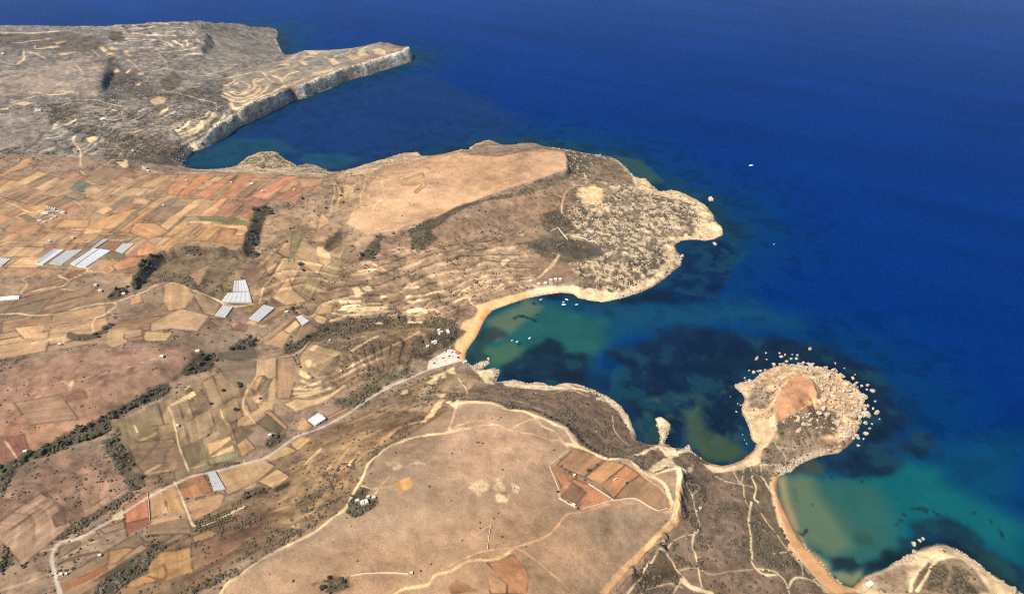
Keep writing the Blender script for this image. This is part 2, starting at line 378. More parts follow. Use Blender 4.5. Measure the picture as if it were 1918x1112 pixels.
# inner valley
Zn('7d6a50', "X 270,495 310,480 400,472 460,475 540,520 560,560 470,590 400,560 300,535 255,540", soft=15, wob=10, shrub=.45)
Zn('8f7558', "X 410,540 480,470 560,420 640,430 660,520 600,590 480,600", soft=15, wob=10, shrub=.3)
Zn('8a7152', "X 600,600 700,595 800,590 860,600 850,640 780,630 620,635", soft=12, wob=8, shrub=.55)
Zn('6a5b44', "X 620,605 700,600 800,602 800,612 700,618 590,640 560,650 540,640", soft=6, wob=6, shrub=.95)
Zn('7e664d', "H 820,860 1000,660 1530,540 1680,560 1700,640 1500,790 1400,850 1100,960 880,1000", soft=12, wob=8, shrub=.6, name='hillside')
Zn('97755e', "X -420,760 0,700 60,672 200,648 300,645 362,660 345,700 290,735 220,770 140,800 60,840 -420,960", soft=8, wob=6, shrub=.07, name='hillside')
Zn('a67c60', "X -420,850 0,790 80,770 180,775 160,800 60,850 -420,960", soft=10, wob=8, shrub=.1)
Zn('8c6d58', "X -420,960 0,930 60,890 120,850 200,850 245,930 160,980 100,1010 0,1060 -420,1150", soft=12, wob=8, shrub=.18)
Zn('7f674e', "X 210,800 330,740 400,700 470,690 480,790 420,880 270,930 230,850", soft=10, wob=8, shrub=.3)
Zn('786250', "X 330,790 420,720 400,690 470,680 460,760 400,850 345,850", soft=14, wob=10, shrub=.25)
# long slope left of the near plateau
Zn('846a4e', "X 850,765 800,800 720,840 680,890 640,960 540,1010 400,1080 300,1180 100,1250 -100,1250 0,1140 110,1130 240,1020 340,980 460,930 540,850 620,800 740,735 820,695 860,690", soft=10, wob=8, shrub=.35, name='hillside')
Zn('7c5d46', "X 360,1000 460,960 560,930 520,990 420,1050 340,1090", soft=14, wob=10, shrub=.2)
Zn('a3825e', "X 560,860 700,800 740,810 700,850 650,930 600,970 500,990 520,920", soft=20, wob=14, shrub=.3, amt=.8)
# near plateau and its clay slopes
Zn('9e8267', "X 862,750 830,775 790,803 720,840 685,890 655,942 590,990 510,1037 430,1090 380,1180 340,1400 1150,1400 1040,1290 1085,1180 1143,1110 1183,1071 1208,1034 1240,1019 1262,983 1276,955 1272,930 1279,905 1278,880 1266,876 1240,884 1220,892 1203,882 1185,859 1137,857 1107,844 1082,829 1076,813 1057,794 1026,786 1004,771 989,764 951,764 926,752 890,751", soft=3, wob=3, shrub=.02, rough=.05, name='plateau')
Zn('ab8665', "X 760,1000 900,960 1000,960 1100,1010 1180,1060 1000,1180 700,1180 480,1110 600,1010", soft=50, wob=30, amt=.6)
Zn('c49c7c', "X 900,780 1000,800 1050,840 1020,880 900,900 780,860", soft=40, wob=30, amt=.7)
Zn('806956', "X 862,690 930,712 1000,722 1060,726 1137,745 1177,782 1195,828 1240,840 1290,850 1330,872 1300,880 1283,890 1280,960 1260,1010 1215,1040 1170,1100 1120,1180 1300,1300 1580,1130 1545,1075 1490,1010 1460,950 1452,890 1440,880 1400,880 1340,880 1290,880 1278,872 1240,880 1220,888 1205,878 1187,855 1137,852 1107,839 1084,824 1078,808 1057,789 1026,781 1004,767 951,759 890,745 862,740 840,720", soft=4, wob=3, shrub=.3, rough=.12, name='hillside')
Zn('8a7360', "X 1300,930 1420,900 1440,1000 1400,1060 1290,1060 1270,1010", soft=25, wob=15, amt=.8, shrub=.3)
Zn('6f5e49', "X 1380,880 1460,890 1470,960 1500,1020 1560,1090 1430,1060 1400,1000", soft=14, wob=10, shrub=.6)
Zn('665440', "X 1215,1040 1245,1030 1270,1080 1230,1110 1180,1112", soft=10, wob=8, shrub=.85)
Zn('9a7f66', "X 850,745 890,735 960,745 1020,765 1050,785 1000,765 940,755 880,748", soft=6, wob=5)
Zn('a88b6a', "X 740,770 800,720 862,700 920,720 860,740 800,770", soft=14, wob=10, amt=.7, shrub=.35)
# clay headland and round boulder island
Zn('cfa97f', "V 120,480 240,430 380,370 560,270 760,260 950,280 1200,340 1400,480 1530,600 1600,800 1500,1000 1300,1100 1200,1100 900,1090 600,1080 500,1112 300,1090 260,940 180,780 200,560", soft=5, wob=4, rough=.8, shrub=.12, name='islet')
Zn('95806c', "V 250,560 400,480 520,560 500,680 430,760 260,740 220,660", soft=8, wob=7, rough=.35, shrub=.3)
Zn('7f6c56', "V 640,880 960,760 1240,780 1240,1000 1000,1112 600,1112 570,950", soft=8, wob=6, rough=.5, shrub=.45)
Zn('8c7862', "N 1000,420 1300,390 1330,480 1180,550 1090,650 960,680 900,600 940,470", soft=5, wob=4, rough=.15, shrub=.3)
Zn('e3c399', "N 850,320 930,255 1000,250 1010,300 970,420 900,500 880,580 820,610 720,640 640,650 540,660 470,600 560,600 640,605 720,580 800,545 850,490 870,440 820,400", soft=3, wob=2, rough=.05, shrub=0, name='sand_spit', lab='pale clay neck joining the round headland to the shore')
Zn('d9b88d', "V 180,770 320,780 300,880 500,850 540,890 480,1112 270,1112 260,930", soft=4, wob=3, rough=.1, shrub=0)
Zn('cf9a72', "V 545,885 540,700 560,620 700,430 760,370 860,385 940,440 1030,560 1030,620 960,640 930,700 870,750 740,810 650,860", soft=1.5, wob=1.5, rough=.03, shrub=.02, name='plateau', lab='flat orange table top of the round headland')
Zn('e6c9a0', "V 500,760 545,885 560,960 520,960 490,880", soft=3, wob=2)
# near right corner
Zn('e0c094', "P 640,1085 720,985 850,940 960,870 1060,820 1260,745 1340,750 1440,805 1560,885 1640,955 1850,1085 1800,1150 1500,1111 1300,860 1180,900 1060,1000 1000,1111 800,1150", soft=3, wob=3, rough=.3, shrub=.05, name='hillside')
Zn('a98e70', "P 800,985 900,930 1000,900 1060,960 1030,1111 800,1111", soft=6, wob=5, rough=.25, shrub=.2)
Zn('8a745c', "P 1240,880 1300,850 1440,860 1520,920 1600,1010 1660,1111 1120,1111", soft=4, wob=3, shrub=.3)
Zn('5d4f38', "P 1230,905 1310,890 1370,940 1340,1010 1240,1080 1160,1080 1180,1000", soft=4, wob=6, shrub=.95)
Zn('5d4f38', "P 1390,920 1460,960 1480,1030 1540,1050 1560,1111 1350,1111 1350,1000", soft=4, wob=6, shrub=.9)
Zn('75634c', "P 1190,880 1220,890 1130,1060 1090,1075 1110,1000", soft=3, wob=2, shrub=.5)
# ---------------------------------------------------------------- beaches
Zn('e6bb83', "I 205,680 225,580 265,490 360,450 380,400 360,370 470,330 600,300 760,260 880,230 1000,235 1100,240 1160,310 1060,285 880,300 740,310 640,345 540,380 490,400 440,450 410,510 370,590 320,660 285,710 280,760 255,790 240,760", soft=2.5, wob=1.5, rough=0, shrub=0, name='beach', lab='golden sand beach at the head of the middle bay')
Zn('dba36b', "I 420,400 490,395 440,450 410,510 370,590 320,660 290,710 270,770 240,740 290,660 340,590 380,500", soft=5)
Zn('e2c79d', "F -60,975 20,950 160,940 300,940 420,1000 520,1000 620,985 640,1030 520,1055 420,1045 330,1025 290,990 200,985 80,1000 -60,1020", soft=2.5, wob=3, rough=.35, shrub=0)
Zn('d9a272', "P 20,250 80,225 150,225 200,215 120,240 75,250 85,340 120,400 170,560 215,680 280,760 370,840 440,930 480,990 560,1040 630,1065 690,1010 720,980 700,1060 640,1095 560,1111 460,1111 330,960 180,790 100,620 60,480 25,350", soft=2, wob=1, rough=0, shrub=0, name='beach', lab='curving orange sand beach of the nearest bay')
Zn('e6bf90', "P 20,260 60,400 80,500 130,640 180,760 260,860 350,980 460,1111 430,1111 310,970 160,790 80,600 40,450 10,330", soft=2.5, wob=2)
Zn('d49a68', "N 480,580 520,600 640,602 720,580 790,530 850,460 870,440 845,500 800,555 720,595 640,618 540,615", soft=2, rough=0, shrub=0, name='beach', lab='narrow orange strip of sand inside the small cove')
Zn('e3c295', "P 75,225 150,215 200,130 340,105 380,70 560,40 480,70 370,95 260,130 200,200 160,225", soft=2.5, wob=2)
# ================================================================== crops
PAL = ['cf9c6b','c4946a','b98a64','a97c5a','d6a574','c08862','9c7c5e','8b7658','b5795a','caa077','857055','d9ab7c']
def patchwork(region, o, u, v, su, sv, seed, pal=PAL, skip=.1):
    """strips of crops laid out along two directions of the plain"""
    rg = random.Random(seed); w = place(region); O, U, V2 = place(o)[0], place(u), place(v)
    U = (U[1]-U[0]); U /= np.linalg.norm(U); V2 = (V2[1]-V2[0]); V2 /= np.linalg.norm(V2)
    M2 = np.linalg.inv(np.array([U, V2]).T); q = (M2@(w-O).T).T
    a = q[:,0].min()
    while a < q[:,0].max():
        da = su*rg.uniform(.7,1.5); b = q[:,1].min() - rg.random()*sv
        while b < q[:,1].max():
            db = sv*rg.choice([.5,.7,1,1,1.5,2.2])
            c = np.array([[a,b],[a+da,b],[a+da,b+db],[a,b+db]]) + np.array([[rg.uniform(-3,3),rg.uniform(-3,3)] for _ in range(4)])
            P = O + c[:,:1]*U + c[:,1:]*V2; m = P.mean(0)
            d = sdpoly(np.append(P[:,0],m[0]), np.append(P[:,1],m[1]), w)
            if d[-1] > 0 and (d > -8).sum() >= 4 and rg.random() > skip:
                field(P, rg.choice(pal))
            b += db
        a += da
patchwork("X -420,360 0,336 110,325 160,330 190,345 140,390 60,440 0,470 -420,540", "X 60,400", "X 0,412 70,375", "X 0,370 110,400", 60, 26, 3, skip=.02)
patchwork("X 160,335 330,330 430,328 610,336 555,372 490,382 470,395 460,440 300,440 150,430 200,380", "X 300,390", "C 880,765 1110,595", "C 1390,715 1840,725", 95, 30, 5, skip=.02)
patchwork("X 0,480 60,450 150,430 300,430 455,440 450,462 350,463 300,468 255,515 200,500 80,500 -60,520", "X 100,455", "W 400,670 620,525", "W 600,525 1230,540", 60, 34, 8, skip=.05)
patchwork("X -420,600 0,600 30,570 130,590 230,575 235,610 330,595 410,600 330,650 230,655 100,660 0,690 -420,740", "X 100,620", "G 100,530 470,470", "G 330,500 310,620", 90, 60, 12, skip=.15, pal=['cf9f70','d6a677','c39468','b3875f'])
patchwork("X -420,1000 0,950 60,890 130,850 200,860 240,920 150,980 90,1020 0,1070 -420,1160", "X 100,930", "K 270,920 560,720", "K 590,960 620,990", 95, 34, 15, skip=.1, pal=['a27d64','9a765f','a88268','8f6c56','a68069'])
patchwork("X 420,690 470,690 530,640 560,650 620,700 560,720 540,760 500,790 460,770", "X 500,720", "T 480,880 500,700", "T 500,690 700,660", 70, 45, 18, skip=.25, pal=['b9936c','a3825f','8a7355','c29a70'])
patchwork("X -420,545 0,545 60,522 200,522 235,560 130,582 0,598 -420,610", "X 60,560", "G 200,290 400,240", "G 260,120 170,200", 70, 40, 31, skip=.25, pal=['8a6a52','7a6a4e','9a7656','806048','8f6f58','6f654a'])
patchwork("X 210,800 330,745 400,705 465,695 478,790 420,862 350,885 270,920 245,880", "X 300,800", "K 1260,170 1400,640", "K 1030,420 1280,300", 80, 36, 33, skip=.3, pal=['94785a','8a7052','a2835f','7c6a4c','9c7c5c'])
patchwork("X 480,480 560,430 640,440 650,520 590,590 500,560", "X 560,500", "D 450,1100 520,980", "D 430,930 520,980", 70, 50, 35, skip=.35, pal=['97795b','a88663','86704f','b08d68'])
patchwork("X -420,780 0,720 100,740 160,770 140,800 60,840 -420,960", "X 60,780", "K 0,380 200,345", "K 40,425 130,555", 70, 50, 37, skip=.3, pal=['9c705c','8e6350','a87c60','96705a'])
# south-west strip beyond the road
patchwork("X 110,1040 190,985 250,960 300,1000 360,1000 355,1040 230,1070 180,1120 110,1120", "X 200,1030", "Q 440,860 720,700", "Q 590,690 620,730", 90, 26, 22, skip=.2, pal=['9a775a','8a6a50','b08a66','7d6148'])
FIELDS = """
b5704f|K 920,900 1095,805 1115,985 930,1030
96593f|K 930,1030 1110,985 1115,1030 1000,1090 940,1110
c99a6f|K 1110,800 1210,760 1245,950 1115,990
b98a5c|K 1215,765 1300,735 1375,965 1250,950
c99a70|K 1120,990 1375,965 1380,985 1120,1035
8d7055|K 1120,1040 1385,995 1425,1080 1420,1111 1090,1111
a86c4a|K 1310,720 1510,650 1580,800 1370,850
7b6d4a|K 1335,755 1485,710 1490,730 1345,785
c0926a|K 1390,890 1640,810 1675,830 1640,920 1440,1020
e0bb8a|K 820,975 915,910 930,1000 830,1010
b08a68|K 735,1075 920,1010 930,1060 780,1111
cfa578|K 1600,640 1905,560 1906,760 1690,820 1650,690
d8ae78|L 350,540 540,450 620,490 430,570
cfa070|L 560,430 650,390 720,410 620,490
cba074|L 15,640 360,550 460,600 330,720 100,830
c49a6a|L 330,720 470,620 570,680 450,780
8f8a62|K 1545,560 1750,495 1785,540 1560,600
e0b880|K 1560,545 1735,440 1750,490
d0a270|K 1545,450 1715,375 1730,410 1560,520
bb8e62|K 1755,445 1830,390 1900,470 1800,540
6b5d45|K 1340,470 1500,400 1550,550 1405,610
94745a|K 940,430 1290,400 1340,480 1390,620 1110,690 1010,600
9a8058|K 1030,320 1280,290 1300,340 1060,420
e3bd88|K 1260,165 1440,50 1470,80 1340,140
dcb684|K 1380,20 1420,5 1420,20 1370,50
a88268|K 590,960 810,820 835,860 610,990
aa866c|K 840,830 950,770 980,790 860,865
86644f|K 380,980 520,900 600,985 420,1060
8e5546|K 40,390 180,365 215,480 140,550
95604c|K 0,420 30,425 130,555 0,610
8a5c4a|G 500,1030 620,990 650,1050 480,1080
6f5a46|G 1610,720 1880,710 1870,770 1640,770
c9966b|C 0,350 220,215 240,230 200,290 0,370
67705f|C 515,455 590,390 690,425 620,480
c79c74|C 300,500 480,390 580,385 510,455 560,480 430,510
7c705a|C 540,525 600,485 680,500 580,550
c09468|C 630,460 690,420 750,445 640,530
a58468|C 630,380 770,290 980,310 760,430
d2a274|C 970,560 1000,520 1130,535 1090,570
d6a06a|C 660,740 780,660 1040,595 830,750
d9a670|C 720,620 790,580 835,600 770,645
dca878|C 610,780 650,740 780,760 630,790
d9a26a|C 880,765 1110,595 1160,600 920,765
8d725a|C 1060,690 1190,590 1390,570 1240,700
d9a878|C 1170,740 1460,525 1520,530 1240,765
dba172|C 1480,650 1640,525 1700,525 1560,655
d9a06c|C 1530,655 1590,600 1640,600 1570,658
716a45|C 1450,655 1620,650 1840,690 1830,720 1500,690
e6b680|C 1390,710 1420,680 1580,700 1560,720
d9a473|C 1580,710 1840,725 1850,780 1800,805 1740,800 1770,750 1600,740
b98258|C 1590,850 1650,745 1760,750 1740,800 1830,810 1810,870
cf9a68|C 1430,840 1560,720 1660,745 1540,840
c8935f|C 1210,875 1390,735 1480,730 1280,870
c08a62|C 960,770 1000,705 1160,710 1260,770 1100,830
cf9468|C 1240,490 1330,345 1480,350 1320,500
d88f62|C 1320,505 1500,345 1600,350 1400,505
d9a47c|C 1510,430 1530,395 1600,400 1580,440
c48460|C 1440,510 1560,430 1700,350 1760,350 1560,515
6e6a48|C 1710,400 1750,350 1800,350 1770,410
8a7050|C 1750,520 1900,420 1906,470 1840,520
bf8f68|C 1110,490 1200,420 1270,360 1330,350 1190,500
cf9a68|C 470,680 670,680 650,740 400,745
d09a68|C 210,610 340,560 400,600 260,625
6e6650|C 130,650 200,640 270,680 200,700
d8976a|C 1040,870 1100,840 1165,890 1150,930 1020,960
c98c60|C 830,1020 960,960 1080,960 1000,1040 870,1060
a0704f|C 760,900 830,840 920,830 850,920
7a6c50|C 830,920 950,940 900,980 780,960
b07a5a|C 480,910 520,860 570,855 530,910
b07a5a|C 560,910 580,855 650,855 610,910
a5745a|C 330,870 420,850 440,860 400,905 330,910
c98862|D 190,340 320,340 180,520 80,515
d08a68|D 270,510 540,360 640,360 400,530
8f7350|D 170,510 310,400 390,400 230,520
a9704e|D 430,540 650,400 660,470 560,530
d59a6c|D 690,410 830,370 800,420 700,440
d9a778|D 980,415 1070,420 1040,510 1000,500
cba070|D 760,770 800,620 830,640 860,700 800,740
d6ae7a|D 970,520 1040,510 1050,440 1010,420 960,420
d8ac78|D 890,590 930,500 910,430 940,430 960,500 920,600
c79a6c|D 1370,400 1560,330 1570,400 1500,430 1400,430
d69a68|D 1490,480 1570,400 1580,430 1510,490
847855|D 580,800 650,740 660,830 610,920 600,1000 560,1000 570,880
c79b70|D 760,880 870,900 880,1000 840,1030 780,1000
7c5844|T 575,250 720,130 830,140 620,260
cf9f70|T 540,500 930,230 970,310 830,430 760,540
deb583|T 780,350 920,240 970,300 840,390
a98264|T 545,420 900,170 940,200 560,500
cfa273|T 465,450 500,380 545,440 520,500
a38163|T 530,670 550,590 780,540 790,610
bf9870|T 500,690 700,660 700,860 620,900 560,850 480,880
b18a68|T 710,660 890,640 940,760 900,950 850,1112 700,1112
c09a6c|T 400,990 480,880 560,850 480,1020
86704f|T 490,1020 590,890 650,900 560,1060
83705a|T 80,690 470,680 480,850 380,990 250,990 90,850
5f5748|T 60,590 450,560 500,660 60,680
b5926a|T 950,650 1080,480 1430,590 1160,850 980,800
d6a678|T 470,290 640,270 570,320
c48a6a|T 180,270 290,260 210,320
8f5f48|T 200,340 290,260 400,290 360,360
cfa273|T 350,260 400,230 500,250 450,300
d2a878|T 1110,210 1160,180 1270,210 1240,275 1150,260
cfa57a|T 1270,270 1300,215 1500,225 1500,250
c39a70|T 1140,180 1220,60 1340,70 1310,160
a3805f|T 980,300 1100,280 1180,350 1080,400 900,500 830,540
dab484|T 860,1090 1000,1060 1230,1010 1300,995 1310,1010 1000,1112
dcb685|T 1800,940 1900,890 1906,1000 1850,1010
dcb685|L 520,150 600,115 740,110 870,60 960,0 1000,0 870,100 780,140 610,200
e2bd8a|L 1380,85 1400,45 1450,35 1450,65
dcb085|L 290,100 330,75 370,100 350,150 310,140
b98d66|L 380,210 420,190 550,310 540,345
c99a70|L 610,340 660,240 740,310 700,335
b98d66|L 830,250 1000,160 1010,185 860,255
6f6246|L 320,280 400,220 520,330 500,360 400,340
c79d72|G 780,650 800,560 940,530 950,640 830,680
c79a78|G 920,600 940,550 1060,540 1055,590 930,615
dcb27c|G 1065,600 1080,560 1210,570 1285,570 1240,635 1080,630
d9a878|G 180,620 100,530 330,510 320,610
d0a075|G 960,370 970,320 1050,280 1065,345
9a7c5c|G 340,190 470,160 490,190 440,225 350,215
8a5c48|G 490,150 560,100 650,100 600,140 530,170
c9a27a|G 1120,500 1340,390 1560,440 1470,560 1240,540 1120,560
cda57a|G 1215,320 1220,215 1290,200 1420,250 1440,300 1380,390 1250,410
9c7f5f|G 1440,300 1470,270 1640,350 1600,440 1520,430
b28a66|G 1400,140 1560,60 1480,220
8f6f5a|H 210,150 330,50 400,100 330,200 240,200
b08e68|H 540,370 430,310 560,150 590,250 700,340
aa7c5c|M 800,600 940,470 1160,550 1010,690
cf9664|M 1015,690 1180,560 1315,600 1130,745
c6885c|M 1135,750 1320,600 1420,670 1340,730 1225,850
9a7656|M 1230,850 1340,730 1420,680 1560,760 1630,920 1550,945 1390,850
b57c58|M 770,615 840,640 960,690 900,720 840,755
c4825a|M 835,765 930,700 1080,760 1030,810
7a5a44|M 830,840 920,725 1030,800 960,890
c7845a|M 960,930 1030,820 1090,765 1225,855 1000,935
e0a568|L 1345,720 1450,680 1490,735 1460,770 1380,800
ac7450|S 760,880 900,840 960,830 1040,910 1070,990 1060,1111 910,1111 910,1040 870,1000
b98a62|S 775,1000 800,980 910,1040 910,1111 790,1111
a8774f|S 480,1060 540,1010 640,1060 680,1090 500,1111
a5623f|Q 450,1090 490,1030 780,900 800,920 700,990 560,1050
b3865a|Q 800,890 810,790 940,760 1000,770 870,880
b88957|Q 920,1050 1100,960 1110,890 1200,800 1300,790 1420,760 1430,950 1200,1020 1000,1050
a87f55|Q 1430,690 1560,640 1620,670 1440,740
c79a6e|Q 590,690 700,620 725,660 610,730
7d6a52|Q 440,770 590,720 610,740 440,860
e3c090|E 540,1010 550,985 600,970 625,990 560,1040
"""
for ln in FIELDS.strip().splitlines():
    c, s = ln.split('|'); field(s, c)
# nets and terraces far away
for s in ["A 410,410 440,395 560,400 480,420","A 730,360 770,355 800,385 770,395","A 800,365 830,350 870,370 830,378","A 780,400 830,395 850,410 810,420","A 910,395 950,395 990,420 960,425","A 920,380 960,378 970,388 930,390","A 250,370 430,340 440,355 290,375","A 400,325 480,312 485,322 420,333",
  "A 830,540 860,515 885,520 890,540","A 930,545 960,520 975,525 950,550","A 990,640 1040,615 1045,640 1010,648","A 1020,545 1075,540 1060,560 1030,560","A 1390,655 1480,648 1480,660 1400,662","A 1165,860 1200,830 1250,800 1250,830 1200,860","A 1110,750 1180,715 1240,735 1220,770 1140,790",
  "A 380,690 550,680 560,692 400,700","A 70,770 200,760 250,770 180,790","A 0,810 60,800 60,815 0,825","A 640,1025 700,1010 740,1020 700,1045 660,1050","A 1610,905 1660,850 1680,870 1640,900",
  "B 700,390 790,390 760,415 710,415","B 640,430 740,418 740,432 650,440","B 625,460 665,455 705,490 680,500","B 980,430 1010,405 1105,430 1050,455","B 1060,395 1110,360 1150,415 1090,420","B 1180,370 1230,360 1280,380 1280,410 1200,405","B 840,440 890,435 950,470 890,490 870,460","B 470,490 510,475 570,480 560,500","B 720,550 880,520 890,530 740,558","B 60,640 150,605 170,615 90,650"]:
    field(s, random.Random(s).choice(['dcb98f','e3c296','d0ab84','d9b083']), ea=.3, soft=3)
TERR = """
c9b398|9|A 0,250 200,243 450,240
b9a58c|7|A 100,330 260,310 380,290
c4ae92|7|A 20,470 120,480 180,440
c9b293|8|A 250,700 400,715 520,695
bca68b|6|A 420,800 520,770 640,760
c4ae92|6|A 640,740 760,750 900,800
b9a389|6|A 600,800 700,790 860,830
bda78c|6|A 880,930 980,900 1080,860
bda78c|6|A 700,870 820,900 930,880
b5a088|6|A 400,960 500,930 560,900
b5a088|6|A 430,990 520,960 580,920
c9b395|7|A 760,130 860,140 960,180
c4ae92|7|A 1300,440 1400,400 1500,400
bda78c|6|A 1250,400 1350,380 1450,360
c4ae92|6|A 1540,560 1650,540 1760,490
d0b897|6|B 460,500 560,470 700,440
d0b897|6|B 420,540 500,520 620,500
c9b090|5|B 540,650 640,600 760,560 880,540
c9b090|5|B 560,620 680,590 800,560
d4bc9a|6|B 600,400 720,385 860,375
d4bc9a|6|B 900,430 960,410 1060,380 1150,350
5b5042|9|A 140,490 300,468 460,452
5b5042|8|A 820,450 790,540 780,650 800,710
5b5042|8|A 830,570 960,570 1000,600
62574a|8|A 330,980 270,1060 200,1105
5e5344|7|A 900,560 1000,640 1150,640 1300,660
6b5f50|7|A 940,980 1050,930 1180,890
6b5f50|6|A 1000,1000 1100,960 1200,910
e0bd92|6|B 160,640 200,620 260,640 270,660 240,690 180,700 150,690
e0bd92|8|B 130,690 180,715 260,695 310,650 300,610 330,590
d9b48a|9|B 80,700 170,740 290,720 350,660 310,630 370,590
dcb68c|9|B 60,720 180,770 300,740 380,680 400,650
e2bf94|11|B 130,780 180,820 340,740 500,660 530,640
e0bb90|7|B 440,565 510,580 560,555 630,540
d9b48c|6|B 500,590 540,660
d6b48c|7|B 40,600 130,585 250,560 350,540 430,600 530,610
c9a888|6|B 500,470 600,440 760,430 850,440
c9a888|6|B 540,460 680,395 900,375 1150,335
e0c49c|7|A 1320,980 1480,890 1560,840
e0c49c|7|A 1340,1000 1500,920 1590,850
e0c49c|7|A 1350,1020 1500,950 1600,870
d9ba92|6|A 1310,970 1400,930 1490,880
c4a98a|5|A 1000,990 1100,950 1200,900
c4a98a|5|A 1010,1010 1120,960
b8a086|6|A 1230,870 1300,830 1350,780
b8a086|6|A 1170,900 1260,860 1330,800
c4a888|6|A 940,200 1100,190 1250,185 1400,175
b89f84|6|A 930,225 1100,215 1300,215
c4a888|6|A 900,245 1100,265 1300,270
d0b394|7|A 940,300 1080,300 1220,310 1300,350
d0b394|7|A 1290,300 1340,330 1370,360
d0b394|6|A 1320,295 1380,300 1400,350
b89f84|6|A 1230,240 1350,245 1420,260
b89f84|6|A 1270,210 1400,225 1450,260
d6b48c|6|A 120,480 180,440 180,400 260,405 340,440
8a7a66|8|A 140,485 300,465 420,450
c9a987|5|A 80,770 200,740 330,715
d4b28a|6|H 900,400 1050,390 1280,380
dcbc8e|7|H 960,380 1100,360 1290,350
e2c494|9|H 950,340 1080,335
dcbc8e|6|H 1000,410 1200,400 1290,405
a99e80|6|H 890,430 1050,440 1200,420 1300,410
dcbc90|7|H 1410,235 1520,230
d6b48a|6|H 1440,300 1560,290 1700,250
d6b48a|6|H 1450,340 1600,320
dcbc8e|8|H 1460,410 1520,395 1570,410
d2ae86|6|H 1570,400 1620,395 1670,410
d6b48a|5|H 1780,280 1820,250 1880,260
d6b48a|5|H 1790,340 1830,320 1890,310
d2b088|6|H 1190,60 1330,130
caa880|5|H 1080,110 1200,100 1330,125
b08e6c|5|H 1240,40 1390,50
b08e6c|5|H 1230,75 1380,70
d8b890|5|H 1010,525 1130,500 1250,495
d8b890|6|H 1450,490 1540,490
d8b890|5|H 1030,710 1100,660 1220,590
b39470|4|H 1000,830 1300,680 1530,560
a8896a|4|H 950,900 1250,760
a8896a|4|H 1050,610 1120,590
d9b88c|7|T 990,910 1040,940 1120,940 1180,920
d4b488|6|T 900,1000 1100,1010 1190,980
d0ae82|5|T 900,1060 1010,1050 1290,990
e2c090|9|T 980,820 1050,870
dcba8a|9|T 1100,560 1140,520
dcb888|8|T 1060,750 1060,690
8a6a52|5|K 270,920 430,830 560,720 640,680
8a6a52|5|K 330,945 430,870 550,740
8a6a52|4|K 290,900 420,800 480,760
8a6a52|4|K 100,830 200,760 330,680
8a6a52|4|K 180,870 280,790 390,740
94745a|4|K 0,960 150,900 250,880
c4a07a|4|K 1090,660 1190,600
c4a07a|4|K 1060,405 1160,360
b8946e|4|K 1110,670 1240,640
6b5340|5|Q 440,890 600,830 740,800
6b5340|4|Q 700,1010 860,920 1000,850
9a7656|3|Q 1150,930 1300,880 1430,850
7d5c40|3|Q 1100,980 1210,1010 1240,960 1220,900
8d6b4c|4|Q 1450,920 1650,830 1860,700
c09a72|3|Q 0,1090 180,1030 390,950
9a785c|4|Q 0,1040 170,960 390,900
a8866a|4|Q 210,1110 300,1070 390,1050
6f553f|6|Q 1300,1010 1450,960 1650,860
d8b68c|4|L 680,590 800,480
b89468|4|L 560,790 700,700
b08c62|4|L 480,870 640,760
ba9468|4|L 840,640 900,560
ba9468|4|L 960,480 1010,440
c09a70|4|L 700,620 760,520
b08c62|4|L 700,820 800,700
b08c62|4|L 760,900 850,780
c4a076|3|L 600,860 640,810
b89468|4|L 900,620 1000,480
c4a076|4|L 1010,600 1080,500
b89468|4|L 420,950 560,900
c0946c|8|L 1250,420 1400,310 1560,270
d6a87c|10|L 1560,280 1640,200 1690,120
"""
for ln in TERR.strip().splitlines():
    c, wd, s = ln.split('|'); stroke(place(s), c, float(wd)*1.25, wob=.6)
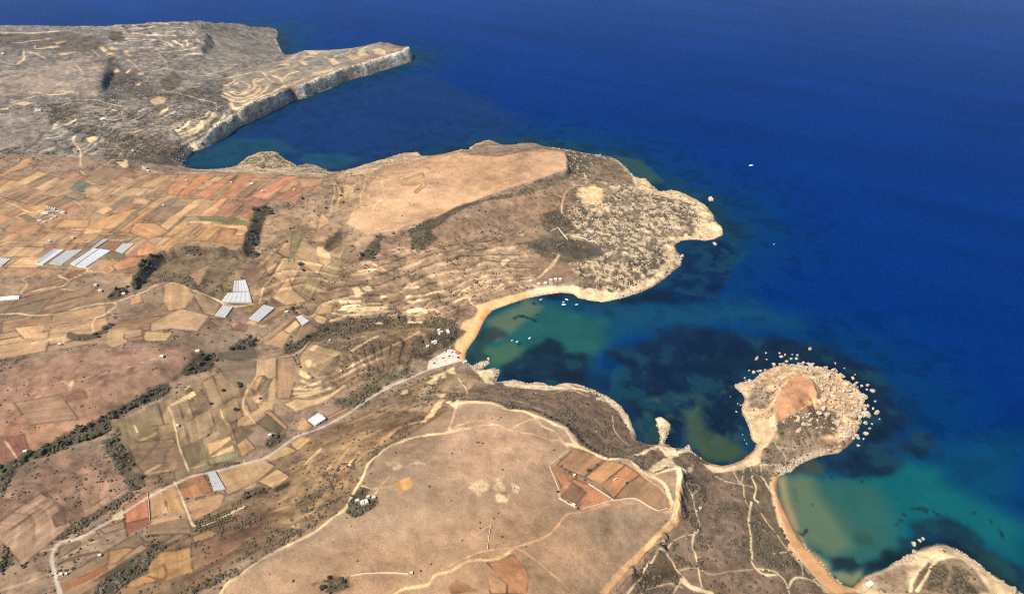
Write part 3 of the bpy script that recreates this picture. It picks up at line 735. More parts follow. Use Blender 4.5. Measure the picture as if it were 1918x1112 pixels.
# ---------------------------------------------------------------- thickets: dark ground under dense shrubs; the last strip darkens the plateau rim
DARK = """
4d4738|K 0,620 130,560 300,470 480,370 700,270 790,220 960,140 1110,40 1230,30 1250,70 1130,110 990,170 830,260 800,360 700,400 500,480 400,520 230,560 150,620 60,640 0,680
4f4838|K 0,680 100,600 140,650 80,720 40,800 0,870
554b3b|K 760,420 860,390 900,450 960,540 1000,650 1110,740 1000,795 960,760 900,670 850,590 800,500
4a4536|G 1300,920 1360,840 1440,770 1500,730 1600,720 1605,800 1560,850 1450,880 1380,880
4a4536|G 920,1111 1000,1060 1100,1000 1180,950 1250,950 1260,1020 1160,1080 1060,1111
4d4839|D 230,930 240,800 290,700 300,590 370,580 450,600 440,640 380,660 360,760 340,860 290,880 330,960 300,980 250,950
4a4538|G 1000,240 1000,180 1050,80 1110,10 1230,0 1210,50 1130,70 1060,140 1040,220
4f4a38|D 1090,980 1100,930 1170,860 1240,790 1270,810 1230,860 1240,930 1180,980
544c3a|D 1450,770 1560,700 1640,660 1600,780 1680,820 1560,920 1480,880
544c3c|G 800,310 860,240 950,230 970,270 900,310 820,340
4f4839|G 490,610 500,570 700,590 830,490 850,510 790,580 720,620 640,640
554c3a|H 790,510 1000,460 1440,450 1420,490 1250,480 1000,520 800,580 640,690 540,720 520,660 640,620 770,560
4f4838|T 150,560 280,450 420,400 500,500 450,560 250,570
4f4838|T 800,590 900,480 1180,350 1190,380 1060,450 960,560 850,610
4a4436|Q 0,920 40,800 60,770 110,850 60,930 0,960
554a3a|Q 820,940 1000,810 1180,740 1280,745 1180,800 1080,900 1090,960 980,1010 850,1111 720,1111 720,1050
4f4637|Rr 1150,510 1170,420 1250,320 1320,330 1300,390 1380,390 1390,440 1330,490 1220,530
4f4637|Rr 910,1040 1010,1000 1170,985 1160,1060 1040,1111 980,1100 1000,1040
4f4637|Rr 380,380 440,340 560,330 560,360 450,390 400,410
564c3c|Rr 0,1060 90,1040 220,970 240,1000 100,1070 0,1111
524938|A 790,560 820,440 860,440 830,520 900,560 980,560 900,660 820,690 770,660
5a503f|A 1180,620 1300,540 1360,600 1330,660 1240,680
57503f|A 800,290 830,240 900,240 940,310 850,320
5c5342|A 360,830 500,790 560,850 480,900 380,880
5c5342|A 480,960 620,930 760,940 680,1000 560,990
4e4739|E 880,640 960,610 1060,700 1060,740 900,720
4e4739|E 750,890 900,810 1010,850 1170,900 1370,860 1420,900 1280,960 1090,980 1000,930 880,920
4f4838|H 1480,640 1520,600 1800,520 1900,560 1780,640 1640,720 1500,760 1480,700
7a6d55|E 660,480 800,400 1020,340 1050,330 1060,360 960,420 840,460 760,480 670,510
554b3a|E 0,700 160,620 280,560 640,490 640,520 420,550 280,600 120,700 0,760
5a503e|L 400,430 440,370 540,350 550,400 480,440 420,480
4f4838|L 470,760 560,720 570,740 480,800
5a4f3d|L 880,880 940,830 960,830 900,900
5a4f3d|L 1410,300 1560,210 1550,260 1400,310
6b6246|H 900,1090 1040,1010 1340,845 1480,830 1440,870 1230,1000 1060,1111
5c503d|Q 480,690 700,560 900,440 1000,370 960,350 830,430 600,560 420,700
574c3b|X 298,478 350,465 400,463 440,468 458,480 440,485 400,476 350,478 312,490
4a4334|G 990,250 1000,170 1050,75 1110,5 1240,-10 1225,60 1140,80 1070,140 1050,220 1020,260
6a5a46|M 440,150 640,190 870,290 960,400 1000,450 920,360 850,290 640,200 440,170
"""
for ln in DARK.strip().splitlines():
    c, s = ln.split('|'); patch(place(s), c, soft=4, wob=6, ws=22, shrub=.9, amt=.9)
# ================================================================== roads, lanes, tracks (width in metres)
TRACKS = """
road|c9b8a4|9|T 1906,1000 X 820,685 760,712 700,742 650,775 590,806 560,815 530,835 500,855 480,862 430,875 400,884 360,893 340,902 280,930 240,953 200,978 150,1008 118,1015 105,1025 98,1045 104,1080 112,1112 125,1180|asphalt valley road running up from the beach
car_park|e0cdb8|0|U 120,780 140,690 300,600 380,560 440,580 480,640 490,690 400,720 250,760|pale gravel car park behind the beach
dirt_track|e2c494|6|L 1906,330 1720,360 1500,390 1380,430 1300,460 1220,530 1150,600 1110,690 1060,770 1010,860 970,930 870,1000 730,1111 X 540,1020 510,1035 470,1062 440,1085 425,1095 410,1120 395,1180|pale dirt track along the rim of the near plateau
dirt_track|e6c98f|6|S 80,1111 150,1070 320,1040 370,980 420,960 500,940 600,880 680,865 780,865 880,840 930,805
dirt_track|d4a078|4|S 930,805 980,770 1080,740 1200,690 1280,620 1340,540 1400,515 1470,510 1600,470 1720,440 1850,440
dirt_track|d2a27c|3|S 420,935 620,840 760,795 900,780 960,785 1030,800 1200,930 1400,1111
dirt_track|dfb48a|5|M 0,345 180,315 350,300 460,345 640,375 760,410 830,415 890,465
dirt_track|dfb48a|4|M 460,340 540,290 640,258 700,310 790,350 830,400 880,460
dirt_track|dfb48a|5|M 0,340 30,260 60,160 65,120
dirt_track|d9ac84|4|M 0,340 120,290 250,270 340,300
dirt_track|e6c494|10|M 0,130 60,140 200,130 330,140 440,185 560,200 650,240 720,260 800,300 870,330 920,400 960,450
dirt_track|ecd0a0|9|M 890,440 960,460 1060,500 1170,550 1300,550 1370,570 1420,640 1500,680 1600,740 1660,880
dirt_track|ecd0a0|8|M 1500,680 1600,650 1690,630 1730,640 1710,760 1700,880 1680,980 1600,1070
dirt_track|d9a878|12|O 690,330 670,450 660,540 580,640 450,760 330,880 200,1020 110,1111
dirt_track|d6a478|4|M 755,600 890,490
dirt_track|d6a478|3|M 755,610 820,760 830,840 930,910 1000,940
dirt_track|dba77c|3|M 1000,940 1200,880 1380,850 1550,945 1680,945
dirt_track|d9ae86|2.5|M 1450,690 1600,800 1660,900 1640,940
lane|dcbc92|4|T 500,690 900,615 1070,470
lane|dcbc92|4|T 490,700 480,850 390,1000 340,1111
lane|d9b68c|4|L 260,0 220,160 300,280
lane|d6b48a|4|K 1640,190 1660,250 1700,300
lane|e0c296|5|H 620,405 680,450 740,450 800,370 890,330
lane|dcba8c|5|H 340,350 370,240 440,150 530,20
lane|e2c498|7|H 0,310 80,350 200,370 290,350
lane|e0c296|6|G 0,430 150,425 240,440 430,425 560,390 720,355 850,345 950,310 1060,275 1150,225 1220,205 1300,205 1400,240 1480,270 1560,300 1640,340 1680,370 1760,375
lane|e0c296|5|G 850,345 860,375 780,430 700,470 690,540 715,570
lane|d6b48a|4|G 700,480 620,520 520,550 490,590 470,650
lane|dab88c|4|G 480,600 380,620 230,650
lane|dcba8e|4|W 260,1040 400,980 600,940 700,930 780,860 900,800 970,760 970,720
lane|dcba8e|4|W 970,760 1100,765 1190,780
lane|dcba8e|4|W 690,960 840,975
lane|dcba8e|5|W 800,700 760,750 700,800 650,810 740,850
lane|dcba8e|4|W 260,1030 240,990 300,920 290,880 250,850 390,780
lane|d9b488|4|W 0,470 150,440 330,445 550,445 830,440 1010,435
lane|d9b488|4|W 1150,410 1380,415 1470,390
lane|d4ae84|4|W 80,0 200,30 320,100 500,95
lane|d4ae84|4|C 0,510 40,550 120,580 210,625 330,615
lane|e0be92|6|C 560,50 545,95 590,160 600,200 598,280
lane|e0be92|5|C 590,160 640,150 680,100
lane|dcba8e|4|C 590,310 640,350 700,330 760,280 820,275 960,300 1060,330
lane|dcba8e|4|C 640,570 720,550 830,490 900,440 1050,370 1180,320 1240,310
lane|dcba8e|4|C 560,545 620,600
lane|dcbb90|5|C 800,270 830,240 930,235
lane|d9b890|6|C 1240,315 1330,330 1500,335 1700,325 1906,335 D 120,325 250,330 500,340 640,355 760,360 850,370 940,375
lane|dcbb8e|6|D 900,390 900,480 880,560 870,640
lane|e0c094|5|D 940,370 1100,330 1140,360 1220,365 1310,385 1430,360 1540,320
lane|dcb88a|5|D 1250,390 1265,500 1240,545 1190,590 1185,650 1200,720 1230,765 1380,760 1500,740
lane|dcb88a|4|D 1130,370 1120,450 1090,500 1100,570 1110,600
lane|d6b288|3|D 1150,500 1140,560 1100,600
lane|d9b48a|4|D 430,930 520,980 450,1100
lane|d6ae84|3|E 90,265 220,280 280,325 380,340 500,335
lane|e2c49a|5|E 1160,425 1100,430 1030,480 1000,610 1035,680
lane|dcbe94|3|E 1040,680 1150,670
lane|e0c298|5|E 980,945 940,1020 880,1070 830,1111
lane|e0c298|5|I 970,10 880,110 820,170 700,190 580,200 500,250 380,280 320,300 320,340 360,380
lane|d6b68e|4|I 680,240 800,220 950,200
lane|dcbe94|4|I 230,910 290,990 300,1040
lane|d9ba90|3|I 740,1010 900,1030 1050,990 1100,1000 1200,1045
lane|c9b292|6|A 830,420 910,435 1000,490 1060,530 1170,520 1240,510 1370,540 1450,560 1540,570 1700,550 1900,500
lane|bfa88c|6|A 850,330 980,340 1100,365 1180,410 1240,470 1245,505
lane|bfa88c|6|A 1290,685 1400,715 1500,745 1590,770 1610,810 1600,870 1540,960
lane|bfa88c|6|A 1090,620 1110,560 1130,530
lane|c9ae90|5|A 560,485 600,530 630,600
lane|d0b494|5|A 690,385 740,430
lane|b8a28a|6|A 0,245 200,240 450,238
lane|d9c09a|5|A 1280,1100 1380,1060 1520,990
lane|e2c497|4|K 1255,170 1280,230 1310,350 1330,450 1370,560 1405,650
lane|e2c497|5|K 1300,730 1350,840 1400,960 1440,1050 1520,1050 1620,1010 1720,960 1820,910
lane|d9b88c|3|K 1000,300 1020,350
lane|d6b48c|3|K 1405,630 1540,585
lane|dcc098|3|K 1815,550 1815,600
lane|e0c298|4|Q 310,800 390,780
lane|d9b68c|3|Q 440,860 590,780 740,705
lane|c9a078|3|G 0,1111 220,1030 400,950 500,930
lane|d0aa80|3|G 640,905 900,845 1180,755
lane|d9b890|4|G 500,980 540,930 520,990
lane|d6b48c|3|K 40,425 130,555
lane|e0be8e|4|L 1100,750 1180,775 1220,770 1200,810 1140,840
lane|d6ae80|2.5|L 1220,775 1310,680
lane|d6ae80|2.5|L 1220,770 1350,750
footpath|e6caa0|4|O 720,300 780,390 800,480 830,580 820,640 790,680 780,770 800,810 830,960 850,1060
footpath|e2c69c|3|O 780,385 820,350 830,310 740,310
footpath|e2c69c|3|O 790,670 700,690 610,750 600,830
footpath|ead0a4|5|O 1215,180 1230,260 1255,330 1240,400 1270,430
footpath|ead0a4|6|O 1220,430 1200,560 1215,680 1215,760 1225,850
footpath|ead0a4|5|O 1220,870 1260,930 1330,970 1430,970 1480,1030 1500,1111
footpath|ead0a4|4|O 1270,925 1400,945 1450,990
footpath|ead0a4|5|O 1500,1060 1530,1000 1600,990 1700,1030 1790,1100
footpath|e2c69c|3|O 940,230 1040,280 1140,300 1230,320
footpath|e2c69c|3|O 1090,210 1140,290 1165,190
footpath|e0c298|3|O 1160,300 1170,400 1200,470
footpath|e0c298|3|O 1290,510 1340,590 1400,660 1440,720 1500,800 1540,850 1590,900 1605,970
footpath|dcc098|3|O 1390,810 1480,800
footpath|dcc098|2.5|O 1290,150 1300,230 1340,310
footpath|dcc098|2.5|O 1260,200 1300,250 1350,330
footpath|e2c69c|4|O 520,810 560,800 620,860 660,930 720,1000 760,1040
footpath|e2c69c|4|O 510,820 480,880 430,920 400,1000 300,1111
footpath|e6caa0|3|O 640,1111 690,1030 720,1000
footpath|dcc098|3|O 400,1111 480,1070 620,1040 700,1070
footpath|d0b28c|3|O 690,940 800,920 920,970 1060,950 1230,930
footpath|ead0a4|14|O 700,1010 760,1060 850,1090 920,1111
footpath|dfc196|4|M 1220,230 1230,330 1280,400 1340,450
footpath|dfc196|3|M 740,40 900,45 1050,90
footpath|dcc098|3|N 990,420 1040,490 1080,550 1070,640
footpath|dcc098|2.5|N 1010,470 1150,480 1090,500
footpath|e6caa0|3|N 890,600 1060,600
footpath|e6caa0|7|P 1110,1090 1180,980 1240,880 1300,850 1420,850 1520,900 1600,990 1680,1100
footpath|ead0a4|8|P 1060,1090 1080,1000 1180,870 1260,830
"""
for ln in TRACKS.strip().splitlines():
    f = ln.split('|'); n, c, wd, s = f[:4]; lb = f[4] if len(f) > 4 else None
    if n == 'car_park': patch(place(s), c, soft=1.5, wob=1, name=n, lab=lb, shrub=0, rough=0)
    else: stroke(place(s), c, float(wd)*(.62 if n == 'road' else .58 if n == 'footpath' else .8 if n == 'dirt_track' else .6), name=n, lab=lb, wob=.45, amt=.92)
# pale bare clay bluffs
for s in ["M 1340,540 1440,500 1560,450 1600,450 1690,520 1740,480 1790,455 1810,510 1750,510 1700,540 1640,560 1560,470 1440,520","N 0,640 150,560 220,540 260,600 330,630 390,600 380,640 330,680 280,740 260,640 180,620 60,680","M 1550,240 1580,240 1655,300 1640,350 1600,440 1570,440 1580,400 1560,320 1535,250",
  "U 630,780 690,700 820,710 720,760 650,800","U 660,810 780,790 900,780 930,830 880,870 800,880 870,950 780,940 700,860","M 1640,460 1660,450 1700,500 1690,540 1650,500","U 770,670 830,650 850,680 800,690","I 560,930 680,930 780,950 950,970 1040,945 1080,960 1240,1020 1180,1000 1060,990 900,1000 700,980 580,960","M 1090,110 1170,80 1280,160 1340,240 1390,370 1350,340 1280,230 1200,140"]:
    patch(place(s), 'e3c79c', soft=2.5, wob=3, ws=12, shrub=0, rough=.3)
for s in ["U 280,850 330,820 310,880 270,880","U 340,800 420,760 430,840 380,840","U 200,850 260,850 220,940 130,920","L 1650,70 1730,65 1700,95","H 1600,890 1720,860 1730,900 1640,900","H 1570,930 1650,930 1630,960","H 1030,240 1070,220 1110,280 1060,300","H 1110,230 1160,210 1180,260 1130,260","H 1240,280 1290,300 1250,320","C 870,260 940,240 960,290 900,290","C 640,90 700,60 720,90 680,110"]:
    patch(place(s), 'e0c48e', soft=3, wob=3, ws=12, shrub=0)
# limestone outcrops on the near plateau
for s in ["M 170,760 240,710 310,750 270,820 200,830","M 370,700 410,690 420,800 350,770","M 350,820 460,820 440,890 370,870","M 460,740 520,760 500,820","L 1280,580 1400,600 1350,660","L 1460,580 1520,560 1560,590 1500,590","Rr 730,610 790,580 780,620"]:
    patch(place(s), 'd0b08a', soft=3, wob=8, ws=12, rough=.5, amt=.8)
# ================================================================== fine colour: scrub, rock, wear
n1 = fbm(VX, VY, 55, 4, 31); n2 = fbm(VX, VY, 9, 3, 33); n3 = fbm(VX, VY, 18, 3, 35)
# rock field: pale blocks between dark scrub
rk = ridged(VX, VY, 26, 3, 41)*.6 + n2*.4
rk2 = fbm(VX, VY, 13, 3, 43)
pale = sstep(.47,.60, rk2)[...,None]; dk = sstep(.53,.42, rk2)[...,None]
am = np.clip(ROUGH,0,1)[...,None]
SOIL += (np.minimum(SOIL*1.30, col('ecd3ac')) - SOIL)*pale*am*.9
SOIL += (col('5f5645')-SOIL)*dk*am*np.clip(SHRUB*1.3+.18,0,1)[...,None]*.85
# scrub spots
sp = fbm(VX, VY, 7.5, 2, 51); thr = .74-.30*np.clip(SHRUB,0,1)+.12*(.5-n1)
SOIL += (col('574c3a')-SOIL)*(sstep(0,.10,sp-thr)*np.clip(SHRUB*2.2,0,1)*.6)[...,None]
TEXS = np.where(np.isin(LAB,[i for i,n in enumerate(NAMES) if n in ('field','beach','road','car_park')]), .5, np.where(np.isin(LAB,[i for i,n in enumerate(NAMES) if n=='plateau']), .85, 1.))
n4 = fbm(VX, VY, 34, 4, 37); LOWF = np.where(np.isin(LAB,[i for i,n in enumerate(NAMES) if n=='plateau']), .3, 1.)
SOIL *= np.clip(1+TEXS*LOWF*(.6*(n1-.5)+.75*(n3-.5)+.65*(n4-.5))+TEXS*np.where(LOWF<1,.15,.7)*(n2-.5)+(LOWF<1)*2.1*(fbm(VX,VY,150,8,131,.82)-.5), .3, 2.0)[...,None]
stk = sstep(20,-20,-sdpoly(VX,VY,place("X 830,700 862,748 720,845 640,975 480,1075 300,1112 200,1060 340,990 480,900 560,850 640,790")))
fa = math.radians(35); us, vs_ = VX*math.cos(fa)+VY*math.sin(fa), -VX*math.sin(fa)+VY*math.cos(fa)
sn = vnoise(vs_+12*fbm(VX,VY,60,2,47), us*.12, 7, 45)*.6+vnoise(vs_, us*.2, 17, 46)*.4
SOIL *= (1+.75*(sn-.5)*stk)[...,None]
# terrace walls: thin pale and dark bands that follow the contours of the old farmed slopes
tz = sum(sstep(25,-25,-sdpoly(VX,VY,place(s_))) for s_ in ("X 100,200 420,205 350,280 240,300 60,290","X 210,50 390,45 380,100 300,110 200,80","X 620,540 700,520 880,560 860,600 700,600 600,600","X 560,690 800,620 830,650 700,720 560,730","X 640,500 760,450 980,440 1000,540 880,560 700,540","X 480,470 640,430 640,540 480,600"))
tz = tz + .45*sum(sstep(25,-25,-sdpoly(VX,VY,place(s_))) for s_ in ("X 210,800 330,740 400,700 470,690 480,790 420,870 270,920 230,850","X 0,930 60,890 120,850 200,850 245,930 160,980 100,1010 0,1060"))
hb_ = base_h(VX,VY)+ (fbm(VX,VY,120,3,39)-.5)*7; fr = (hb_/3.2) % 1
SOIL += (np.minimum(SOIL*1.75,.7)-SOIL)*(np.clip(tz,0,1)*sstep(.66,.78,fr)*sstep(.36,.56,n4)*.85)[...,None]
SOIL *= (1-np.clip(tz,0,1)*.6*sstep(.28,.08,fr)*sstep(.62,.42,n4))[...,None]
big = fbm(VX, VY, 420, 3, 61)
SOIL *= (1+.22*(big-.5))[...,None]*np.array([1,1,1])
SOIL *= 1+np.array([.10,0,-.10])*(fbm(VX,VY,160,3,63)-.5)[...,None]
# wet dark line and pale washed rock at the water's edge
isb = np.isin(LAB, [i for i,n in enumerate(NAMES) if n in ('beach','sand_spit')])
edge = SD + (fbm(VX,VY,16,3,71)-.5)*8
SOIL += (col('dcc29a')-SOIL)*((sstep(14,5,edge))*(~isb)*(sstep(.35,.6,fbm(VX,VY,60,2,73))*.8))[...,None]
SOIL += (col('6e5f4c')-SOIL)*((sstep(2.2,.6,SD))*(~isb)*.7)[...,None]
SOIL += (col('a87d52')-SOIL)*((sstep(3.5,1,SD))*isb*.8)[...,None]
# ================================================================== ground height
HB = base_h(VX, VY)
slope = np.hypot(*np.gradient(H, GS)[::-1]); SLP = bil(blur(slope,1), VX, VY)
cl = sstep(.45, 1.0, SLP)
relief = (fbm(VX,VY,90,4,81)-.5)*6 + (fbm(VX,VY,14,3,83)-.5)*1.2
isf = np.isin(LAB, [i for i,n in enumerate(NAMES) if n in ('field','road','car_park','beach')])
relief = relief + (ridged(VX,VY,210,3,95)-.5)*15*sstep(2650,2900,VY)*sstep(-620,-800,VX)
relief = np.where(isf, (fbm(VX,VY,90,2,81)-.5)*5, relief)
rockr = (ridged(VX,VY,24,3,85)-.45)*7*ROUGH + (rk2-.5)*9*ROUGH
clr = ((ridged(VX,VY,70,2,87)-.5)*16+(fbm(VX,VY,22,2,88)-.5)*3)*cl
fade = np.clip(SD/14,0,1)
VZ = np.maximum(HB,0)*np.clip(SD/5,0,1) + (relief+rockr*fade+clr*np.clip(HB/30,0,1))*np.clip((SD-1)/10,0,1)
VZ = np.where(SD>0, np.maximum(VZ,0)+np.clip(SD,0,3)*.2, SD*.5)
# crags at the shore
jag = (ridged(VX,VY,11,2,89)-.5)*2.4*np.clip(1-np.abs(SD)/7,0,1)*(~isb)
VZ = VZ + jag
SOIL += (SOIL*np.array([.86,.86,.90])*1.0 - SOIL)*(cl*.15)[...,None]
SOIL = np.clip(SOIL*np.array([1.0,.98,.93]), .012, .85)
def gz(x, y):
    """height of the finished ground"""
    x = np.asarray(x, float); y = np.asarray(y, float)
    u = np.interp(np.hypot(x,y), RR, np.arange(NRr)); v = (np.arctan2(x,y)-AZ[0])/(AZ[-1]-AZ[0])*(NAz-1)
    u = np.clip(u,0,NRr-1.001); v = np.clip(v,0,NAz-1.001); i=u.astype(int); j=v.astype(int); a=u-i; b=v-j
    return (VZ[i,j]*(1-b)+VZ[i,j+1]*b)*(1-a)+(VZ[i+1,j]*(1-b)+VZ[i+1,j+1]*b)*a
# ================================================================== materials
def mat(name, rgb=None, rough=.9, spec=.2):
    m = bpy.data.materials.new(name); m.use_nodes = True; b = m.node_tree.nodes['Principled BSDF']
    b.inputs['Roughness'].default_value = rough; b.inputs['Specular IOR Level'].default_value = spec
    if rgb is not None: b.inputs['Base Color'].default_value = (*rgb, 1)
    return m, m.node_tree, b
def N_(nt, t, **k):
    n = nt.nodes.new(t)
    for a, v in k.items():
        if a in n.inputs: n.inputs[a].default_value = v
        else: setattr(n, a, v)
    return n
def noisy(name, rgb, amp=.35, scale=.4, rough=.9, spec=.2, bump=0):
    """plain colour broken up by noise in metres"""
    m, nt, b = mat(name, rgb, rough, spec); L = nt.links.new
    tc = N_(nt,'ShaderNodeNewGeometry'); no = N_(nt,'ShaderNodeTexNoise', Scale=scale, Detail=4.0)
    L(tc.outputs['Position'], no.inputs['Vector'])
    mr = N_(nt,'ShaderNodeMapRange'); mr.inputs[1].default_value=.25; mr.inputs[2].default_value=.75; mr.inputs[3].default_value=1-amp; mr.inputs[4].default_value=1+amp
    L(no.outputs[0], mr.inputs[0])
    mx = N_(nt,'ShaderNodeVectorMath', operation='SCALE'); mx.inputs[0].default_value = rgb
    L(mr.outputs[0], mx.inputs['Scale']); L(mx.outputs[0], b.inputs['Base Color'])
    if bump:
        bp = N_(nt,'ShaderNodeBump', Strength=1.0, Distance=bump); L(no.outputs[0], bp.inputs['Height']); L(bp.outputs[0], b.inputs['Normal'])
    return m
GROUND, nt, b = mat('ground_soil_rock', rough=.95, spec=.08); L = nt.links.new
at_ = N_(nt,'ShaderNodeAttribute', attribute_name='soil'); ge = N_(nt,'ShaderNodeNewGeometry')
na = N_(nt,'ShaderNodeTexNoise', Scale=.35, Detail=5.0, Roughness=.65); nb = N_(nt,'ShaderNodeTexNoise', Scale=1.3, Detail=3.0)
L(ge.outputs['Position'], na.inputs['Vector']); L(ge.outputs['Position'], nb.inputs['Vector'])
ad = N_(nt,'ShaderNodeMath', operation='ADD'); L(na.outputs[0], ad.inputs[0]); L(nb.outputs[0], ad.inputs[1])
mr = N_(nt,'ShaderNodeMapRange'); mr.inputs[1].default_value=.6; mr.inputs[2].default_value=1.4; mr.inputs[3].default_value=.62; mr.inputs[4].default_value=1.38
L(ad.outputs[0], mr.inputs[0])
# steep rock: beds and cracks in three dimensions
vm = N_(nt,'ShaderNodeMapping'); vm.inputs['Scale'].default_value = (.035,.035,.075); L(ge.outputs['Position'], vm.inputs['Vector'])
nc = N_(nt,'ShaderNodeTexNoise', Scale=1.0, Detail=6.0, Roughness=.7); L(vm.outputs[0], nc.inputs['Vector'])
sz = N_(nt,'ShaderNodeSeparateXYZ'); L(ge.outputs['Normal'], sz.inputs[0])
st = N_(nt,'ShaderNodeMapRange'); st.inputs[1].default_value=.80; st.inputs[2].default_value=.5; st.inputs[3].default_value=0; st.inputs[4].default_value=1; L(sz.outputs[2], st.inputs[0])
cr = N_(nt,'ShaderNodeMapRange'); cr.inputs[1].default_value=.36; cr.inputs[2].default_value=.62; cr.inputs[3].default_value=.5; cr.inputs[4].default_value=1.6; L(nc.outputs[0], cr.inputs[0])
mxs = N_(nt,'ShaderNodeMix'); mxs.inputs[2].default_value = 1.0; L(st.outputs[0], mxs.inputs[0]); L(cr.outputs[0], mxs.inputs[3])
mu = N_(nt,'ShaderNodeMath', operation='MULTIPLY'); L(mr.outputs[0], mu.inputs[0]); L(mxs.outputs[0], mu.inputs[1]); mr = mu
sc_ = N_(nt,'ShaderNodeVectorMath', operation='SCALE'); L(at_.outputs['Color'], sc_.inputs[0]); L(mr.outputs[0], sc_.inputs['Scale']); L(sc_.outputs[0], b.inputs['Base Color'])
bp = N_(nt,'ShaderNodeBump', Strength=.8, Distance=1.1); L(na.outputs[0], bp.inputs['Height']); L(bp.outputs[0], b.inputs['Normal'])
# ================================================================== meshes of the ground
def mesh_np(name, V, F, mats, smooth=False):
    me = bpy.data.meshes.new(name); V = np.asarray(V, np.float32); F = np.asarray(F, np.int32)
    k = F.shape[1]
    me.vertices.add(len(V)); me.vertices.foreach_set('co', V.ravel())
    me.loops.add(F.size); me.loops.foreach_set('vertex_index', F.ravel())
    me.polygons.add(len(F)); me.polygons.foreach_set('loop_start', np.arange(0, F.size, k, dtype=np.int32))
    me.polygons.foreach_set('loop_total', np.full(len(F), k, np.int32))
    if smooth: me.polygons.foreach_set('use_smooth', np.ones(len(F), bool))
    me.update(calc_edges=True)
    for m in (mats if isinstance(mats, (list,tuple)) else [mats]): me.materials.append(m)
    return me
def colours(me, name, C):
    a = me.color_attributes.new(name, 'FLOAT_COLOR', 'POINT')
    a.data.foreach_set('color', np.concatenate([C, np.ones((len(C),1))], 1).astype(np.float32).ravel())
def link(name, me, kind=None, parent=None, label=None, cat=None, group=None):
    o = bpy.data.objects.new(name, me); COL.objects.link(o)
    if parent: o.parent = parent
    if kind: o['kind'] = kind
    if label: o['label'] = label
    if cat: o['category'] = cat
    if group: o['group'] = group
    return o
idx = np.arange(NRr*NAz).reshape(NRr, NAz)
q = np.stack([idx[:-1,:-1], idx[:-1,1:], idx[1:,1:], idx[1:,:-1]], -1).reshape(-1,4)[:, ::-1]
zf = SD.ravel()[q].max(1)
q = q[zf > -9]
fl = LAB.ravel()[q][:, 0]
Vall = np.stack([VX, VY, VZ], -1).reshape(-1,3); Call = SOIL.reshape(-1,3)
nx, ny = np.gradient(VZ)   # only to keep normals continuous across pieces we smooth-shade within pieces
groups = {}
for i, n in enumerate(NAMES):
    key = n if n not in ('field','beach','islet','sand_spit') else n+str(i)
    if n == 'plateau' and NLAB.get(i): key = n+str(i)
    groups.setdefault(key, []).append(i)
for key, ids in groups.items():
    f = q[np.isin(fl, ids)]
    if len(f) < 4: continue
    u, inv = np.unique(f, return_inverse=True)
    n = NAMES[ids[0]]
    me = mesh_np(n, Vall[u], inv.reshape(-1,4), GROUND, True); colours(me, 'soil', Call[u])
    lb = next((NLAB[i] for i in ids if NLAB.get(i)), None)
    link(n, me, 'structure', label=lb)
# ================================================================== the sea: colour of the water follows depth and sea-bed
SR = np.concatenate([560*np.exp(np.linspace(0, math.log(6000/560), 620)), np.geomspace(6200, 60000, 50)])
SA = np.concatenate([np.radians(np.linspace(-100,-42,30)[:-1]), np.radians(np.linspace(-42,48,900)), np.radians(np.linspace(48,100,30)[1:])])
Sr, Sa = np.meshgrid(SR, SA, indexing='ij'); SX = Sr*np.sin(Sa); SY = Sr*np.cos(Sa)
inside = (SX>GX0)&(SX<GX1)&(SY>GY0)&(SY<GY1)
dist = np.where(inside, -bil(sd_g, SX, SY), 900.)
dist = np.maximum(dist, 0)
KS = .5
def wc(h): return (srgb(h)*KS).astype(np.float32)
SEA = np.zeros(SX.shape+(3,), np.float32); SEA[:] = wc('003078')
blot = fbm(SX, SY, 500, 4, 101); SEA *= (1+.35*(blot-.5))[...,None]
def sea_patch(s, c, soft, wob=0, ws=60, amt=1.0, speck=0):
    w = place0(s); x, y = SX, SY
    lo, hi = w.min(0)-soft-wob-5, w.max(0)+soft+wob+5
    m = (x>lo[0])&(x<hi[0])&(y>lo[1])&(y<hi[1])
    if not m.any(): return
    xs, ys = x[m], y[m]; d = sdpoly(xs, ys, w)
    if wob: d = d+(fbm(xs,ys,ws,4,103)-.5)*2*wob
    al = sstep(-soft, soft, d)*amt
    if speck: al = al*sstep(speck-.12, speck+.12, fbm(xs,ys,22,4,105))
    SEA[m] += (wc(c)-SEA[m])*al[:,None]
def place0(s): return unproj(np.array(pts(s))[:, :2], 0)
nz = fbm(SX, SY, 60, 4, 107)
# shelf along the rocky shores: deep teal going to navy
SEA += (wc('053a66')-SEA)*(sstep(330, 60, dist+ (nz-.5)*160))[...,None]*.8
SEA += (wc('1c3a48')-SEA)*(sstep(110, 10, dist+(nz-.5)*90))[...,None]*.75
sea_patch("X 340,300 430,255 560,195 700,150 800,140 900,180 1000,240 900,262 780,285 640,320 440,312", '1c3866', 60, 30, amt=.75)
sea_patch("X 340,312 362,288 430,262 520,258 560,285 470,285 440,312", '214f5c', 24, 22, 60, amt=.7)
sea_patch("X 550,300 575,290 640,288 680,300 640,318 590,312", '24565f', 22, 20, 60, amt=.65)
sea_patch("X 410,300 470,270 520,275 490,284 450,304", '1f4a58', 18, 14, 50, amt=.6)
